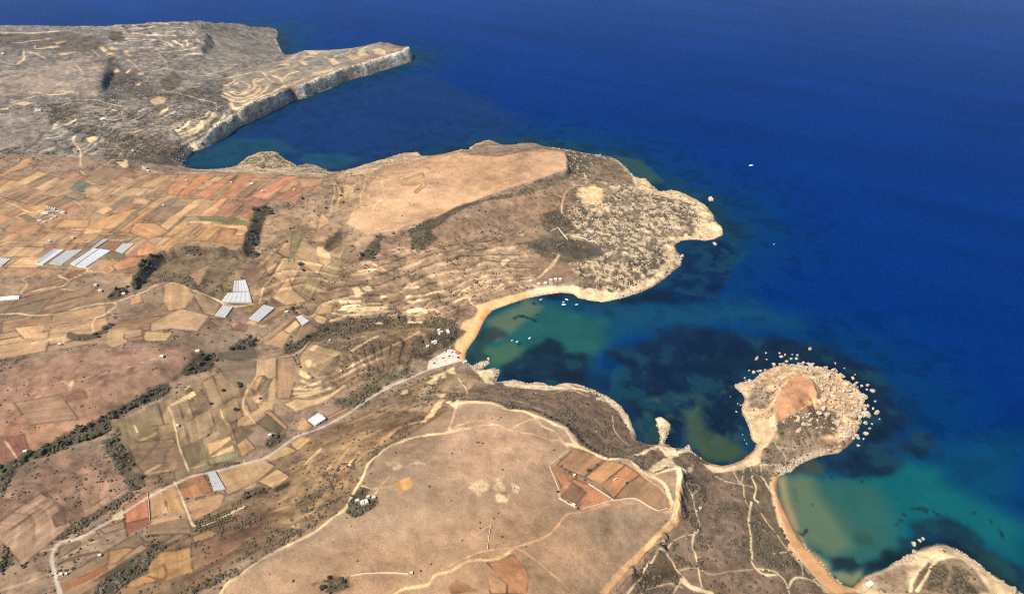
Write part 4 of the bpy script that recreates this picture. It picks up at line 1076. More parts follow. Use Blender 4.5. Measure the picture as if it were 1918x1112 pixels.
# middle bay
sea_patch("X 870,672 890,640 920,585 990,558 1075,560 1130,570 1250,570 1400,560 1480,600 1300,612 1200,625 1140,665 1100,690 1000,670 930,700", '174e66', 60, 25, amt=.8)
sea_patch("X 872,672 900,620 925,584 990,560 1060,580 1130,600 1140,650 1080,680 1000,680 930,700", '28605a', 24, 10, amt=.9)
sea_patch("X 915,600 985,562 1010,575 980,610 930,640", '6f7a58', 14, 12, amt=.65)
sea_patch("X 900,655 960,640 990,665 950,690 915,675", '4f7050', 16, 10, amt=.7)
sea_patch("U 560,640 640,520 700,420 760,330 860,300 1000,350 1040,420 900,440 760,510 740,590 820,640 700,690 600,720", '2e3c3c', 8, 8, 40, amt=.8)
for s in ["U 1070,210 1150,170 1230,190 1350,240 1330,255 1200,205 1130,200 1100,230","U 1280,40 1310,30 1340,70 1310,65","U 1375,50 1400,25 1410,45 1385,60","U 1290,185 1360,160 1350,180","U 1170,110 1200,108 1190,120","U 1120,495 1180,480 1150,510","U 1440,175 1455,180 1440,190"]:
    sea_patch(s, '1f3a40', 1.5, 2, 10)
sea_patch("U 900,745 1000,700 1150,650 1280,560 1450,480 1480,450 1600,510 1640,600 1800,640 1903,610 1903,900 1600,920 1200,930 950,900", '1a2c3c', 12, 20, 50, amt=.9)
sea_patch("U 1300,800 1500,760 1600,800 1400,850", '243f48', 12, 8, 30, amt=.5, speck=.5)
sea_patch("I 1000,730 1100,720 1250,760 1240,790 1150,850 1180,960 1040,930 900,930", '1a2c3c', 10, 16, 45, amt=.9)
sea_patch("X 1135,660 1180,655 1240,620 1300,612 1400,625 1480,640 1560,660 1640,690 1660,740 1700,790 1650,860 1600,880 1540,870 1600,850 1640,780 1400,700 1390,850 1330,870 1260,840 1180,790 1150,745 1140,720 1160,690", '17293c', 22, 30, 70, amt=.88)
sea_patch("X 1280,455 1350,450 1380,480 1350,560 1250,570 1130,570 1230,540 1280,500", '10284a', 14, 12, 50, amt=.85)
sea_patch("X 1080,545 1160,562 1250,545 1240,560 1130,572 1070,565 1020,558 1030,552", '182c3c', 5, 5, 20, amt=.85)
sea_patch("X 1155,680 1180,690 1160,715 1150,740 1140,710", '1a4a60', 6, 4, 20, amt=.7)
sea_patch("X 1190,660 1220,670 1200,690", '1f4a60', 8, 4, 20, amt=.5)
sea_patch("X 1205,745 1245,740 1260,800 1245,835 1200,830 1190,800", '2c4a42', 10, 8, 30, amt=.8, speck=.45)
sea_patch("X 1280,770 1310,760 1320,800 1380,830 1400,850 1370,865 1320,860 1295,830", '45583e', 12, 8, 30, amt=.85)
sea_patch("X 1180,750 1390,720 1400,850 1260,830", '3a5a58', 10, 10, 30, amt=.45, speck=.58)
# shallow rocks by the far and middle headlands
sea_patch("X 1065,270 1160,295 1240,340 1330,370 1360,430 1400,470 1360,520 1290,500 1340,450 1320,385 1240,355 1180,320", '1c4a58', 14, 14, 40, amt=.55, speck=.48)
sea_patch("X 1150,292 1200,300 1250,345 1215,345 1180,320", '3a5a48', 10, 8, 30, amt=.6)
sea_patch("X 870,262 1000,255 1080,265 1060,280 960,265 880,275", '1f4a50', 10, 8, 30, amt=.55, speck=.48)
# nearest bay
sea_patch("P 700,1010 560,1040 420,950 200,700 90,400 80,250 250,180 560,200 800,190 1000,80 1300,0 1918,-60 1918,1000 1600,900 1300,720 1000,760", '0a4868', 50, 15, amt=.9)
sea_patch("P 700,980 560,1040 440,930 200,680 90,400 80,250 350,220 600,270 820,190 1000,120 1250,180 1400,330 1600,460 1906,600 1906,900 1550,700 1300,560 1080,600 1080,680 950,810", '146468', 30, 10, amt=.95)
sea_patch("P 640,1060 440,930 200,680 90,400 80,250 340,240 560,280 800,320 900,420 950,620 960,780 800,860 720,960", '34645a', 22, 10, amt=.9)
sea_patch("P 75,250 250,240 330,260 400,420 560,600 640,760 500,820 330,760 210,660 120,420", '6c7c5a', 16, 8, amt=.75)
sea_patch("P 75,250 130,240 160,420 220,620 300,760 440,880 490,1000 440,930 280,780 160,560 100,400", 'a8946a', 7, 3, amt=.85)
sea_patch("P 480,950 620,960 700,930 700,1000 640,1050 520,1010", '8a8a62', 6, 3, amt=.8)
sea_patch("P 470,840 560,830 640,820 680,870 720,890 700,930 620,960 560,930 490,940", '222c34', 6, 8, 30, amt=.93)
sea_patch("P 720,900 850,840 960,800 1040,720 1100,690 1250,680 1400,700 1600,760 1860,880 1906,960 1906,1111 1860,1080 1640,950 1440,800 1260,745 1060,820 850,930 720,980", '17282f', 10, 16, 40, amt=.9)
sea_patch("P 1080,600 1200,580 1320,560 1480,600 1640,700 1620,780 1400,720 1250,680 1100,680", '19333e', 10, 16, 40, amt=.88)
sea_patch("P 1440,740 1700,800 1860,900 1906,1080 1800,1020 1600,880", '27483f', 12, 12, 40, amt=.6, speck=.45)
sea_patch("P 560,200 640,190 740,230 900,220 1000,120 980,60 1100,60 1200,20 1150,-80 900,0 740,60 600,60 520,120 300,120 420,170", '192c40', 14, 20, 50, amt=.9)
sea_patch("P 520,230 640,265 740,235 720,190 600,200", '1b3440', 5, 8, 30, amt=.9)
sea_patch("P 210,130 330,110 420,170 400,220 240,200 180,220", '4a4a3c', 7, 6, 20, amt=.8)
for s in ["P 455,235 480,230 495,250 470,258","P 685,262 712,262 710,280 690,280","P 320,435 345,440 345,460 325,460","P 210,640 260,660 290,615 300,630 270,690 230,670","P 275,800 330,785 380,800 420,810 380,790 310,800","P 330,850 345,860 365,885 350,880","P 500,1015 560,1040 620,1055 680,990 690,1010 630,1065 560,1050","P 1060,480 1130,460 1200,475 1190,515 1140,490","P 1210,470 1260,500 1300,520 1270,540 1230,510","P 1300,480 1325,480 1320,500","P 1510,500 1560,495 1540,525","P 1640,540 1680,570 1660,590","P 1715,620 1750,660 1760,710 1735,690","P 940,600 960,580 980,590 950,610","P 970,560 1000,555 990,572","P 968,625 1000,625 985,640","P 1000,515 1035,522 1020,535","P 490,980 510,985 495,995","P 185,295 200,265 205,275"]:
    sea_patch(s, '1d3438', 2, 3, 14, amt=.85)
sea_patch("P 180,330 200,330 240,450 210,420", '4f6048', 5, 6, 16, amt=.6)
sea_patch("P 420,400 560,500 640,600 780,700 700,740 560,620 440,480", '4a6450', 14, 10, 30, amt=.5)
sea_patch("P 640,620 780,680 780,760 640,760", '2f4f44', 6, 6, 16, amt=.6, speck=.5)
# wind streaks: sheen of ruffled open water painted into its colour
SEA *= (1+.22*(vnoise(SX*.5+SY*.86, (SY*.5-SX*.86)*.12, 90, 117)-.5)*sstep(100,500,dist))[...,None]
bed = fbm(SX,SY,38,5,121); lum = SEA.sum(-1)
SEA += (wc('1f5560')-SEA)*(sstep(.56,.68,bed)*sstep(260,120,dist)*sstep(.09,.035,lum)*.4)[...,None]
SEA += (SEA*.55-SEA)*(sstep(.48,.36,bed)*sstep(500,200,dist)*sstep(.16,.07,lum)*.55)[...,None]
SEA *= (1+.10*(fbm(SX,SY,9,2,109)-.5)+.12*(fbm(SX,SY,35,3,111)-.5))[...,None]
si = np.arange(SX.size).reshape(SX.shape); sq = np.stack([si[:-1,:-1], si[:-1,1:], si[1:,1:], si[1:,:-1]], -1).reshape(-1,4)[:, ::-1]
dmin = (np.where(inside, bil(sd_g, SX, SY), -900)).ravel()[sq].min(1); sq = sq[dmin < 14]
u, inv = np.unique(sq, return_inverse=True)
WATER, nt, b = mat('sea_water', rough=.2, spec=.01); L = nt.links.new
b.inputs['IOR'].default_value = 1.33
at_ = N_(nt,'ShaderNodeAttribute', attribute_name='water'); L(at_.outputs['Color'], b.inputs['Base Color'])
ge = N_(nt,'ShaderNodeNewGeometry'); wn = N_(nt,'ShaderNodeTexNoise', Scale=.12, Detail=4.0, Roughness=.6); wm = N_(nt,'ShaderNodeMapping')
wm.inputs['Scale'].default_value = (.6,1.6,1); wm.inputs['Rotation'].default_value=(0,0,.5)
L(ge.outputs['Position'], wm.inputs['Vector']); L(wm.outputs[0], wn.inputs['Vector'])
bp = N_(nt,'ShaderNodeBump', Strength=.2, Distance=.6); L(wn.outputs[0], bp.inputs['Height']); L(bp.outputs[0], b.inputs['Normal'])
me = mesh_np('sea', np.stack([SX,SY,np.zeros_like(SX)],-1).reshape(-1,3)[u], inv.reshape(-1,4), WATER)
colours(me, 'water', SEA.reshape(-1,3)[u]); link('sea', me, 'structure')
# ================================================================== things
def mb_obj(name, bm, m, parent=None, smooth=False):
    me = bpy.data.meshes.new(name)
    if smooth:
        for f in bm.faces: f.smooth = True
    bm.to_mesh(me); bm.free()
    for x in (m if isinstance(m, (list,tuple)) else [m]): me.materials.append(x)
    o = bpy.data.objects.new(name, me); COL.objects.link(o)
    if parent: o.parent = parent
    return o
def thing(name, label, cat, loc=(0,0,0), rz=0, group=None):
    o = bpy.data.objects.new(name, None); COL.objects.link(o); o.location = loc; o.rotation_euler = (0,0,rz)
    o.empty_display_size = 1; o['label'] = label; o['category'] = cat
    if group: o['group'] = group
    return o
def dup(root, loc, rz=0, sc=1, label=None, group=None):
    def cp(o, par):
        c = o.copy(); COL.objects.link(c)
        if par: c.parent = par
        for ch in list(o.children): cp(ch, c)
        return c
    r = cp(root, None); r.location = loc; r.rotation_euler = (0,0,rz); r.scale = (sc,sc,sc) if np.isscalar(sc) else sc
    if label: r['label'] = label
    if group: r['group'] = group
    elif 'group' in r and group == '': del r['group']
    return r
def bx(bm, x0,x1,y0,y1,z0,z1, bev=0, top=True):
    r = bmesh.ops.create_cube(bm, size=1); 
    for v in r['verts']: v.co = Vector((x0+(v.co.x+.5)*(x1-x0), y0+(v.co.y+.5)*(y1-y0), z0+(v.co.z+.5)*(z1-z0)))
    if bev: bmesh.ops.bevel(bm, geom=[e for e in {e for v in r['verts'] for e in v.link_edges}], offset=bev, segments=1, affect='EDGES')
    return r['verts']
M_ = {}
M_['leaf'] = noisy('foliage_dark', (.046,.042,.019), .5, .5, .85, .06)
M_['leaf2'] = noisy('foliage_olive', (.066,.066,.028), .5, .5, .85, .06)
M_['bark'] = noisy('bark', (.12,.09,.06), .3, 2)
M_['scrub'] = noisy('scrub_leaves', (.088,.069,.042), .55, .12, .9, .05)
M_['rub'] = noisy('limestone_rubble', (.33,.262,.185), .4, .2, .9, .1, .25)
M_['rock'] = noisy('limestone', (.37,.28,.188), .38, .25, .9, .15, .25)
M_['rockwet'] = noisy('limestone_grey', (.30,.235,.165), .38, .3, .85, .2, .25)
M_['wall'] = noisy('rendered_wall', (.50,.445,.37), .14, .6)
M_['wall2'] = noisy('honey_stone_wall', (.58,.46,.32), .2, .8)
M_['roof'] = noisy('flat_roof_screed', (.52,.475,.40), .2, .5)
M_['roofr'] = noisy('terracotta_roof', (.42,.16,.08), .2, .8)
M_['glass'] = mat('window_glass', (.05,.06,.07), .15, .5)[0]
M_['door'] = noisy('painted_door', (.12,.2,.18), .1, 2, .6)
M_['poly'] = noisy('greenhouse_plastic', (.55,.54,.505), .14, .3, .4, .4)
M_['polyg'] = noisy('greenhouse_plastic_dusty', (.40,.385,.35), .16, .3, .5, .3)
M_['net'] = noisy('shade_netting', (.34,.315,.285), .15, .4, .8, .2)
M_['hull'] = noisy('boat_gelcoat', (.82,.82,.80), .04, 1, .25, .5)
M_['blue'] = mat('boat_canvas_blue', (.05,.12,.28), .7)[0]
M_['tyre'] = mat('tyre_rubber', (.02,.02,.02), .8)[0]
for k, c in dict(cw=(.8,.8,.78), cs=(.35,.37,.4), cd=(.03,.035,.045), cr=(.4,.04,.03)).items(): M_[k] = mat('car_paint_'+k, c, .3, .5)[0]
M_['awn'] = noisy('red_awning', (.62,.10,.05), .1, 2)
M_['dry'] = noisy('dry_stone', (.50,.41,.30), .35, .7, .95, .1, .3)
M_['dryd'] = noisy('dry_stone_weathered', (.40,.32,.24), .35, .7, .95, .1, .3)
# ---------------------------------------------------------------- trees
def crown_bm(seed, w=1.0, h=1.0, n=9, leaves=260):
    rg = random.Random(seed); bm = bmesh.new(); blobs = []
    for k in range(n):
        a = rg.uniform(0,6.283); r = rg.uniform(.15,.62) if k else 0
        c = Vector((r*math.cos(a)*w, r*math.sin(a)*w, (.45+rg.uniform(0,.55)*(1-.5*r))*h)); s = rg.uniform(.26,.44)
        blobs.append((c,s)); rr = bmesh.ops.create_icosphere(bm, subdivisions=2, radius=1)
        for v in rr['verts']:
            d = v.co.normalized(); q = 1+.42*(mnoise.noise(d*2.3+Vector((seed,k,0)))) + .25*mnoise.noise(d*5+Vector((k,seed,3)))
            v.co = c + Vector((d.x*w, d.y*w, d.z*.8*h))*s*q
    for k in range(leaves):
        c, s = rg.choice(blobs); d = Vector((rg.gauss(0,1),rg.gauss(0,1),rg.gauss(.2,1))).normalized(); p = c+Vector((d.x*w,d.y*w,d.z*.8*h))*s*rg.uniform(.95,1.3)
        u = d.orthogonal().normalized()*rg.uniform(.05,.10); t = d.cross(u).normalized()*rg.uniform(.05,.1)
        bm.faces.new([bm.verts.new(p+u), bm.verts.new(p+t+d*.04), bm.verts.new(p-u), bm.verts.new(p-t+d*.02)])
    return bm
def trunk_bm(h, seed):
    rg = random.Random(seed); bm = bmesh.new()
    def limb(a, b, r0, r1):
        d = (b-a); M2 = d.to_track_quat('Z','Y').to_matrix().to_4x4(); M2.translation = (a+b)/2
        bmesh.ops.create_cone(bm, segments=7, radius1=r0, radius2=r1, depth=d.length, cap_ends=True, matrix=M2)
    limb(Vector((0,0,-.25)), Vector((0.03,0,h*.5)), .085, .055)
    for k in range(4):
        a = k*1.6+rg.random(); limb(Vector((.03,0,h*.42)), Vector((.35*math.cos(a),.35*math.sin(a),h*(.7+.2*rg.random()))), .05, .015)
    return bm
TREES = []
for i in range(5):
    w, h = [(1,.85),(1.1,.7),(.8,1.1),(1,.75),(.95,.9)][i]
    t = thing('tree', 'x', 'tree'); mb_obj('crown', crown_bm(i*7+1, w, h), M_['leaf' if i in (0,2) else 'leaf2'], t); mb_obj('trunk', trunk_bm(h, i), M_['bark'], t); TREES.append(t)
used_tree = [False]*5
def put_tree(x, y, size, label, group=None, k=None):
    k = rng_t.randrange(5) if k is None else k
    z = float(gz(x, y)); src = TREES[k]; s = size
    if not used_tree[k]:
        used_tree[k] = True; o = src; o.location = (x,y,z-.1); o.rotation_euler = (0,0,rng_t.uniform(0,6.28)); o.scale = (s,s,s); o['label'] = label
        if group: o['group'] = group
        return o
    o = dup(src, (x,y,z-.1), rng_t.uniform(0,6.28), (s*rng_t.uniform(.85,1.2),s*rng_t.uniform(.85,1.2),s*rng_t.uniform(.8,1.15)), label)
    if group: o['group'] = group
    elif 'group' in o: del o['group']
    return o
rng_t = random.Random(5)
def belt(s, n, smin, smax, label, group):
    w = place(s); lo, hi = w.min(0), w.max(0); got = []
    for _ in range(n*40):
        if len(got) >= n: break
        x, y = rng_t.uniform(lo[0],hi[0]), rng_t.uniform(lo[1],hi[1])
        if sdpoly(np.array([x]), np.array([y]), w)[0] < 0: continue
        sz = smin*.6+(smax-smin*.6)*rng_t.random()**1.3
        if any((x-a)**2+(y-b)**2 < (.52*(sz+c))**2 for a,b,c in got): continue
        got.append((x,y,sz)); put_tree(x, y, sz, label, group)
BELTS = [
 ("K 0,620 130,560 300,470 480,370 700,270 790,220 800,360 700,400 500,480 400,520 230,560 150,620 60,640 0,680", 44, 4.5, 8, 'dark leafy tree in the long belt down the gully below the maroon fields', 'trees of the gully belt'),
 ("K 790,220 960,140 1110,40 1230,30 1250,70 1130,110 990,170 830,260", 18, 4.5, 8, 'dark leafy tree in the upper belt below the brown hill', 'trees of the upper belt'),
 ("K 770,430 860,395 900,450 960,540 1000,650 1110,740 1000,795 960,760 900,670 850,590", 20, 4, 7, 'tree in the terraced grove that drops straight to the road', 'trees of the terraced grove'),
 ("G 1320,910 1360,840 1440,770 1500,730 1600,720 1605,800 1560,850 1450,880", 16, 5, 9, 'dense dark tree in the wood at the foot of the brown hill', 'trees of the hill-foot wood'),
 ("D 230,930 240,800 290,700 300,590 370,580 440,640 380,660 360,760 340,860 290,880 330,960 260,950", 20, 5, 9, 'dark tree in the grove under the edge of the field plain', 'trees under the field edge'),
 ("G 1000,240 1000,180 1050,80 1110,10 1230,0 1210,50 1130,70 1060,140 1040,220", 14, 5, 9, 'dark tree lining the curved scarp', 'trees lining the curved scarp'),
 ("D 1090,980 1100,930 1170,860 1240,790 1270,810 1230,860 1240,930 1180,980", 10, 5, 9, 'dark tree in the clump on the bare slope of the headland', 'trees of the slope clump'),
 ("G 490,610 500,570 700,590 830,490 850,510 790,580 720,620 640,640", 9, 4, 7, 'tree in the ribbon of wood between the straw terraces', 'trees of the terrace ribbon'),
 ("G 800,310 860,240 950,230 970,270 900,310", 8, 4, 7, 'dark tree above the bend of the lane', 'trees above the lane bend'),
 ("H 790,510 1000,460 1440,450 1420,490 1250,480 1000,520 800,580 640,690 540,720 520,660 640,620 770,560", 18, 3.5, 6.5, 'tree in the hedge belt along the valley stream', 'trees along the valley stream'),
 ("T 170,560 280,450 420,400 500,500 450,560 250,570", 10, 4, 7.5, 'dark tree in the clump among the small valley fields', 'trees among the small valley fields'),
 ("H 1480,640 1520,600 1800,520 1900,560 1780,640 1640,720 1500,760", 10, 3.5, 6.5, 'dark tree behind the beach buildings', 'trees behind the beach'),
 ("Rr 1150,510 1170,420 1250,320 1320,330 1300,390 1380,390 1390,440 1330,490 1220,530", 16, 3, 5, 'dark tree around the white farmstead on the plateau', 'trees round the plateau farmstead'),
 ("Rr 910,1040 1010,1000 1170,985 1160,1060 1040,1111 980,1100", 8, 3.5, 6, 'dark tree in the hollow at the edge of the near plateau', 'trees of the plateau hollow'),
 ("Q 820,940 1000,810 1180,740 1280,745 1180,800 1080,900 1090,960 980,1010 850,1111 720,1111 720,1050", 16, 3, 6, 'dark tree on the stony bank in the near left corner', 'trees of the near stony bank'),
 ("Q 0,920 40,800 60,770 110,850 60,930 0,960", 7, 4, 6.5, 'dark tree in the clump at the left edge', 'trees of the left edge clump'),
 ("Rr 380,380 440,340 560,330 560,360 450,390 400,410", 6, 3.5, 5.5, 'dark tree in the rounded copse beside the straw field', 'trees of the rounded copse'),
 ("Rr 0,1060 90,1040 220,970 240,1000 100,1070 0,1111", 6, 3, 5, 'dark tree on the edge above the near track', 'trees above the near track'),
]
for b_ in BELTS: belt(*b_)
# single trees, each with its own words
SINGLES = [("M 1045,642",6,'round dark tree at the crossing of the red fields'),("M 1105,600",4.5,'dark tree on the upper hedge between red and pale fields'),("M 1325,737",4.6,'round dark tree alone on the lower hedge of the orange field'),("M 840,610",3,'first small tree in the hedge of the red enclosure'),
 ("M 870,635",3.2,'second small tree in the hedge of the red enclosure'),("M 900,655",3.5,'third small tree in the hedge of the red enclosure'),("M 940,675",4,'last tree in the hedge of the red enclosure beside its hut'),("M 812,802",3.5,'dark tree at the west corner of the red enclosure'),("M 965,932",3.5,'dark tree at the south corner of the red enclosure'),("M 888,882",2.6,'low tree by the south wall of the red enclosure'),("M 1015,715",3.4,'dark tree between two red soil plots'),
 ("M 1185,552",2.5,'small tree at the cliff-top corner of the enclosure'),("K 1570,150",6,'dark bushy tree alone in the brown valley field'),("K 1755,200",7,'tall dark tree beside the winding lane'),("K 1790,20",7,'dark tree at the top of the winding lane'),("K 1660,50",6,'dark tree left of the winding lane'),("K 1395,855",3.5,'small dark tree beside the straight farm lane'),
 ("K 1340,985",3,'small tree at the foot of the tan field'),("K 915,1000",3,'small tree at the corner of the red ploughed field'),("L 470,390",7,'large dark tree beside the road by the small house'),("L 350,110",5,'tree beside the round straw plot'),("D 660,530",8,'dark tree on the path across the inner headland'),("D 840,600",6,'lone dark tree beside the pale gully'),
 ("D 945,505",6,'upper dark tree inside the pale gully'),("D 965,555",6.5,'lower dark tree inside the pale gully'),("D 1075,460",6,'dark tree beside the straw coloured plot'),("D 570,750",6,'dark tree above the green field strip'),("D 545,850",5,'dark tree below the green field strip'),("D 650,1020",9,'broad dark tree in the inner valley'),("D 670,1070",8,'second broad tree in the inner valley, below the first'),("D 1340,790",6,'dark tree under the headland rim'),
 ("D 1480,900",7,'dark tree on the open headland slope'),("D 1035,885",7,'dark tree at the mouth of the pale gully'),("E 385,615",5,'left one of two dark bushes high on the headland slope'),("E 435,625",5,'right one of two dark bushes high on the headland slope'),("E 410,778",5.5,'wide dark bush in the middle of the headland slope'),("E 450,720",4.5,'dark bush above the wide one on the headland slope'),("E 545,850",5,'dark bush right of the wide one on the headland slope'),("E 215,980",6,'dark bush low on the headland slope'),
 ("E 1025,775",5.5,'round dark tree at the corner of the stone enclosure on the headland'),("E 600,1030",4,'dark tree beside the straw coloured patch'),("T 1500,450",6,'dark tree at the top of the terraced hillside'),("T 870,130",8,'big dark tree beside the farm hut in the valley'),("T 860,420",4.5,'dark tree beside the tan field strip'),("T 920,625",3.5,'uppermost tree of the row down the field end'),("T 910,690",3.5,'second tree of the row down the field end'),("T 940,730",3.5,'third tree of the row down the field end'),("T 970,770",4,'lowest tree of the row down the field end'),
 ("T 290,960",8,'big dark tree beside the lane in the valley'),("T 110,1030",6,'dark tree in the brown field left of the lane'),("L 925,645",4.5,'dark bush alone on the near hillside'),("L 790,990",3.5,'dark bush beside the lower track'),("L 1140,350",3,'small dark bush high on the near hillside'),("N 1050,365",5.5,'single dark bush on the neck of the round headland'),("H 740,330",7,'dark tree by the lane above the straw terraces'),("H 585,400",7,'dark tree beside the plastic covered field'),("J 1,1",0,'')]
for s, sz, lb in SINGLES:
    if sz: p = place(s)[0]; put_tree(p[0], p[1], sz*.8, lb)
# olive orchard in rows
og = place("Q 1470,640 1720,560"); oh = place("Q 1480,660 1500,600")
ou_ = (og[1]-og[0]); nrow = ou_/np.linalg.norm(ou_); prow = np.array([-nrow[1], nrow[0]])
for r_ in range(5):
    for c_ in range(13):
        p = og[0]+nrow*(c_*np.linalg.norm(ou_)/12)+prow*(r_*6.5-4)
        o = dup(TREES[3], (p[0],p[1],float(gz(*p))-.1), rng_t.uniform(0,6.28), 2.0*rng_t.uniform(.85,1.15), 'small round olive tree in the planted orchard rows', 'olive trees of the orchard'); o.name = 'olive_tree'; o['category'] = 'olive tree'
# ---------------------------------------------------------------- boulders
def rock_bm(seed, sub=2):
    rg = random.Random(seed); bm = bmesh.new(); bmesh.ops.create_icosphere(bm, subdivisions=sub, radius=1)
    sx, sy, sz = rg.uniform(.95,1.6), rg.uniform(.8,1.15), rg.uniform(.7,1.15)
    pl = [(Vector((rg.gauss(0,1),rg.gauss(0,1),rg.gauss(.2,.8))).normalized(), rg.uniform(.48,.8)) for _ in range(13)]
    for v in bm.verts:
        p = v.co.copy()
        for n, d in pl:
            e = p.dot(n)-d
            if e > 0: p -= n*e
        p *= 1+.10*mnoise.noise(p*2.2+Vector((seed,0,0)))
        v.co = Vector((p.x*sx, p.y*sy, p.z*sz))
    return bm
ROCKS = [mb_obj('boulder', rock_bm(i+3), M_['rock' if i < 7 else 'rockwet']) for i in range(9)]
used_rock = [False]*9
rg_r = random.Random(9)
def put_rock(x, y, r, label, group, sink=.25, k=None, z=None):
    k = rg_r.randrange(9) if k is None else k
    if not used_rock[k]: used_rock[k] = True; o = ROCKS[k]
    else: o = ROCKS[k].copy(); COL.objects.link(o)
    zz = float(gz(x,y)) if z is None else z
    o.location = (x, y, max(zz,-.4)+r*(.6-sink)); o.rotation_euler = (rg_r.uniform(-.25,.25), rg_r.uniform(-.25,.25), rg_r.uniform(0,6.28)); s = r
    o.scale = (s*rg_r.uniform(.85,1.2), s*rg_r.uniform(.85,1.2), s*rg_r.uniform(.8,1.15)); o['label'] = label; o['category'] = 'boulder'
    if group: o['group'] = group
    elif 'group' in o: del o['group']
    return o
G1, G2 = 'boulders in the sea round the table-topped headland', 'boulders on the slope of the table-topped headland'
L1, L2 = 'pale limestone boulder standing in the sea off the round headland', 'pale limestone boulder on the slope of the round headland'
for w_ in "940,215,20 545,290,24 615,243,11 620,292,9 715,248,13 730,275,20 755,258,14 810,255,10 845,262,13 800,288,14 840,290,18 672,330,21 715,327,13 765,308,15 890,318,16 965,325,14 487,375,11 523,387,18 552,380,12 605,375,16 455,428,10 1130,320,12 1198,357,8 1060,355,18 1115,370,20 1275,405,9 1260,435,18 1290,465,13 1325,493,17 1370,485,13 1362,515,9 1408,528,22 1425,603,10 1330,575,30 1370,640,14 1360,705,34 1435,690,26 1410,660,15 1458,735,10 1290,770,24 1350,770,22 1385,805,12 1353,845,19 1340,882,11 1285,860,20 1300,935,14 1405,770,8 425,515,8 350,568,7 405,620,9 425,632,9 395,680,8 440,850,6 470,915,7 455,890,6".split():
    x, y, r = map(float, w_.split(',')); p = place0("J %g,%g"%(x,y))[0]
    put_rock(p[0], p[1], r/3.971*1.12*.95, L1, G1, .15, z=-.3)
for w_ in "1080,750,32 1120,820,36 1025,815,30 1075,660,28 1375,850,50 1235,920,34 860,935,30 915,945,26 805,1000,30 800,855,26 790,895,20 1450,780,34 1565,820,44 1460,920,38 1520,620,40 1265,400,40 1420,500,36 1340,480,34 1110,400,34 980,430,36 1050,530,34 1200,370,30 1190,650,30 1300,700,34 1390,620,34 1440,700,30 1300,560,30 1210,540,28 1130,560,26 1400,760,28 1480,850,30 1300,800,24 1330,980,30 1380,1000,26 1240,830,22 1170,740,24 1000,690,16 690,830,16 900,860,18 950,870,18 640,900,14 1010,880,14".split():
    x, y, r = map(float, w_.split(',')); p = place("V %g,%g"%(x,y))[0]
    put_rock(p[0], p[1], r/5.947*1.14*1.15, L2, G2)
zone = [("V 1060,560 1000,430 850,330 640,300 560,300 700,265 900,290 1150,330 1400,480 1530,620 1580,800 1480,960 1380,1100 1250,1080 1250,800 1180,680 1060,640", 84, 2.6, 6.5), ("V 640,880 960,760 1240,780 1240,1000 900,1060 700,1000", 24, 1.8, 4.0), ("V 180,470 400,370 620,300 660,400 560,560 440,560 260,560", 34, 1.6, 3.6)]
placed = []
for s, n, a, b in zone:
    w = place(s); lo, hi = w.min(0), w.max(0); c = 0
    for _ in range(n*60):
        if c >= n: break
        x, y = rg_r.uniform(lo[0],hi[0]), rg_r.uniform(lo[1],hi[1])
        if sdpoly(np.array([x]),np.array([y]),w)[0] < 0: continue
        r = a+(b-a)*rg_r.random()**1.8
        if any((x-q0)**2+(y-q1)**2 < (.8*(r+q2))**2 for q0,q1,q2 in placed): continue
        placed.append((x,y,r)); c += 1; put_rock(x, y, r, L2, G2)
# blocks packed along the water's edge of the round headland
arc = place0("X 1392,718 1411,712 1431,694 1454,687 1494,683 1530,688 1560,695 1582,713 1602,723 1616,740 1618,755 1613,772 1611,796 1602,814 1590,833 1570,848")
for k in range(74):
    u = rg_r.random()*(len(arc)-1.001); i_ = int(u); q = arc[i_]*(1-u+i_)+arc[i_+1]*(u-i_); r = 2.2+4.6*rg_r.random()**1.6
    if i_ < 3: r *= .6
    c0 = np.array([570.,1225.]); d = (q-c0)/np.linalg.norm(q-c0); q = q+d*rg_r.uniform(-16,9)
    put_rock(q[0], q[1], r, 'pale limestone block packed along the waterline of the round headland', 'blocks along the waterline of the round headland', .3)
for s, r, lb in [("P 1085,742",6,'large square boulder in the water below the near right point'),("P 1090,797",5.5,'large boulder on the shore of the near right point'),("P 1130,718",3.6,'middle boulder in the water off the near right point'),("P 1152,700",3.2,'outermost boulder in the water off the near right point'),
   ("O 840,478",4,'square white block on the clay slope beside the path'),("O 810,500",2.4,'smaller white block touching the slope path'),("I 460,765",6,'isolated pale rock off the tip of the middle beach'),("F 1320,300",9,'pale rock stack in the sea off the far end of the boulder headland'),("F 1345,628",7,'low rock in the sea in the notch of the boulder headland'),("F 1105,715",5,'pale rock in the sea in the cove of the boulder headland')]:
    p = place(s)[0]; put_rock(p[0], p[1], r, lb, None, .2, k=rg_r.randrange(7))
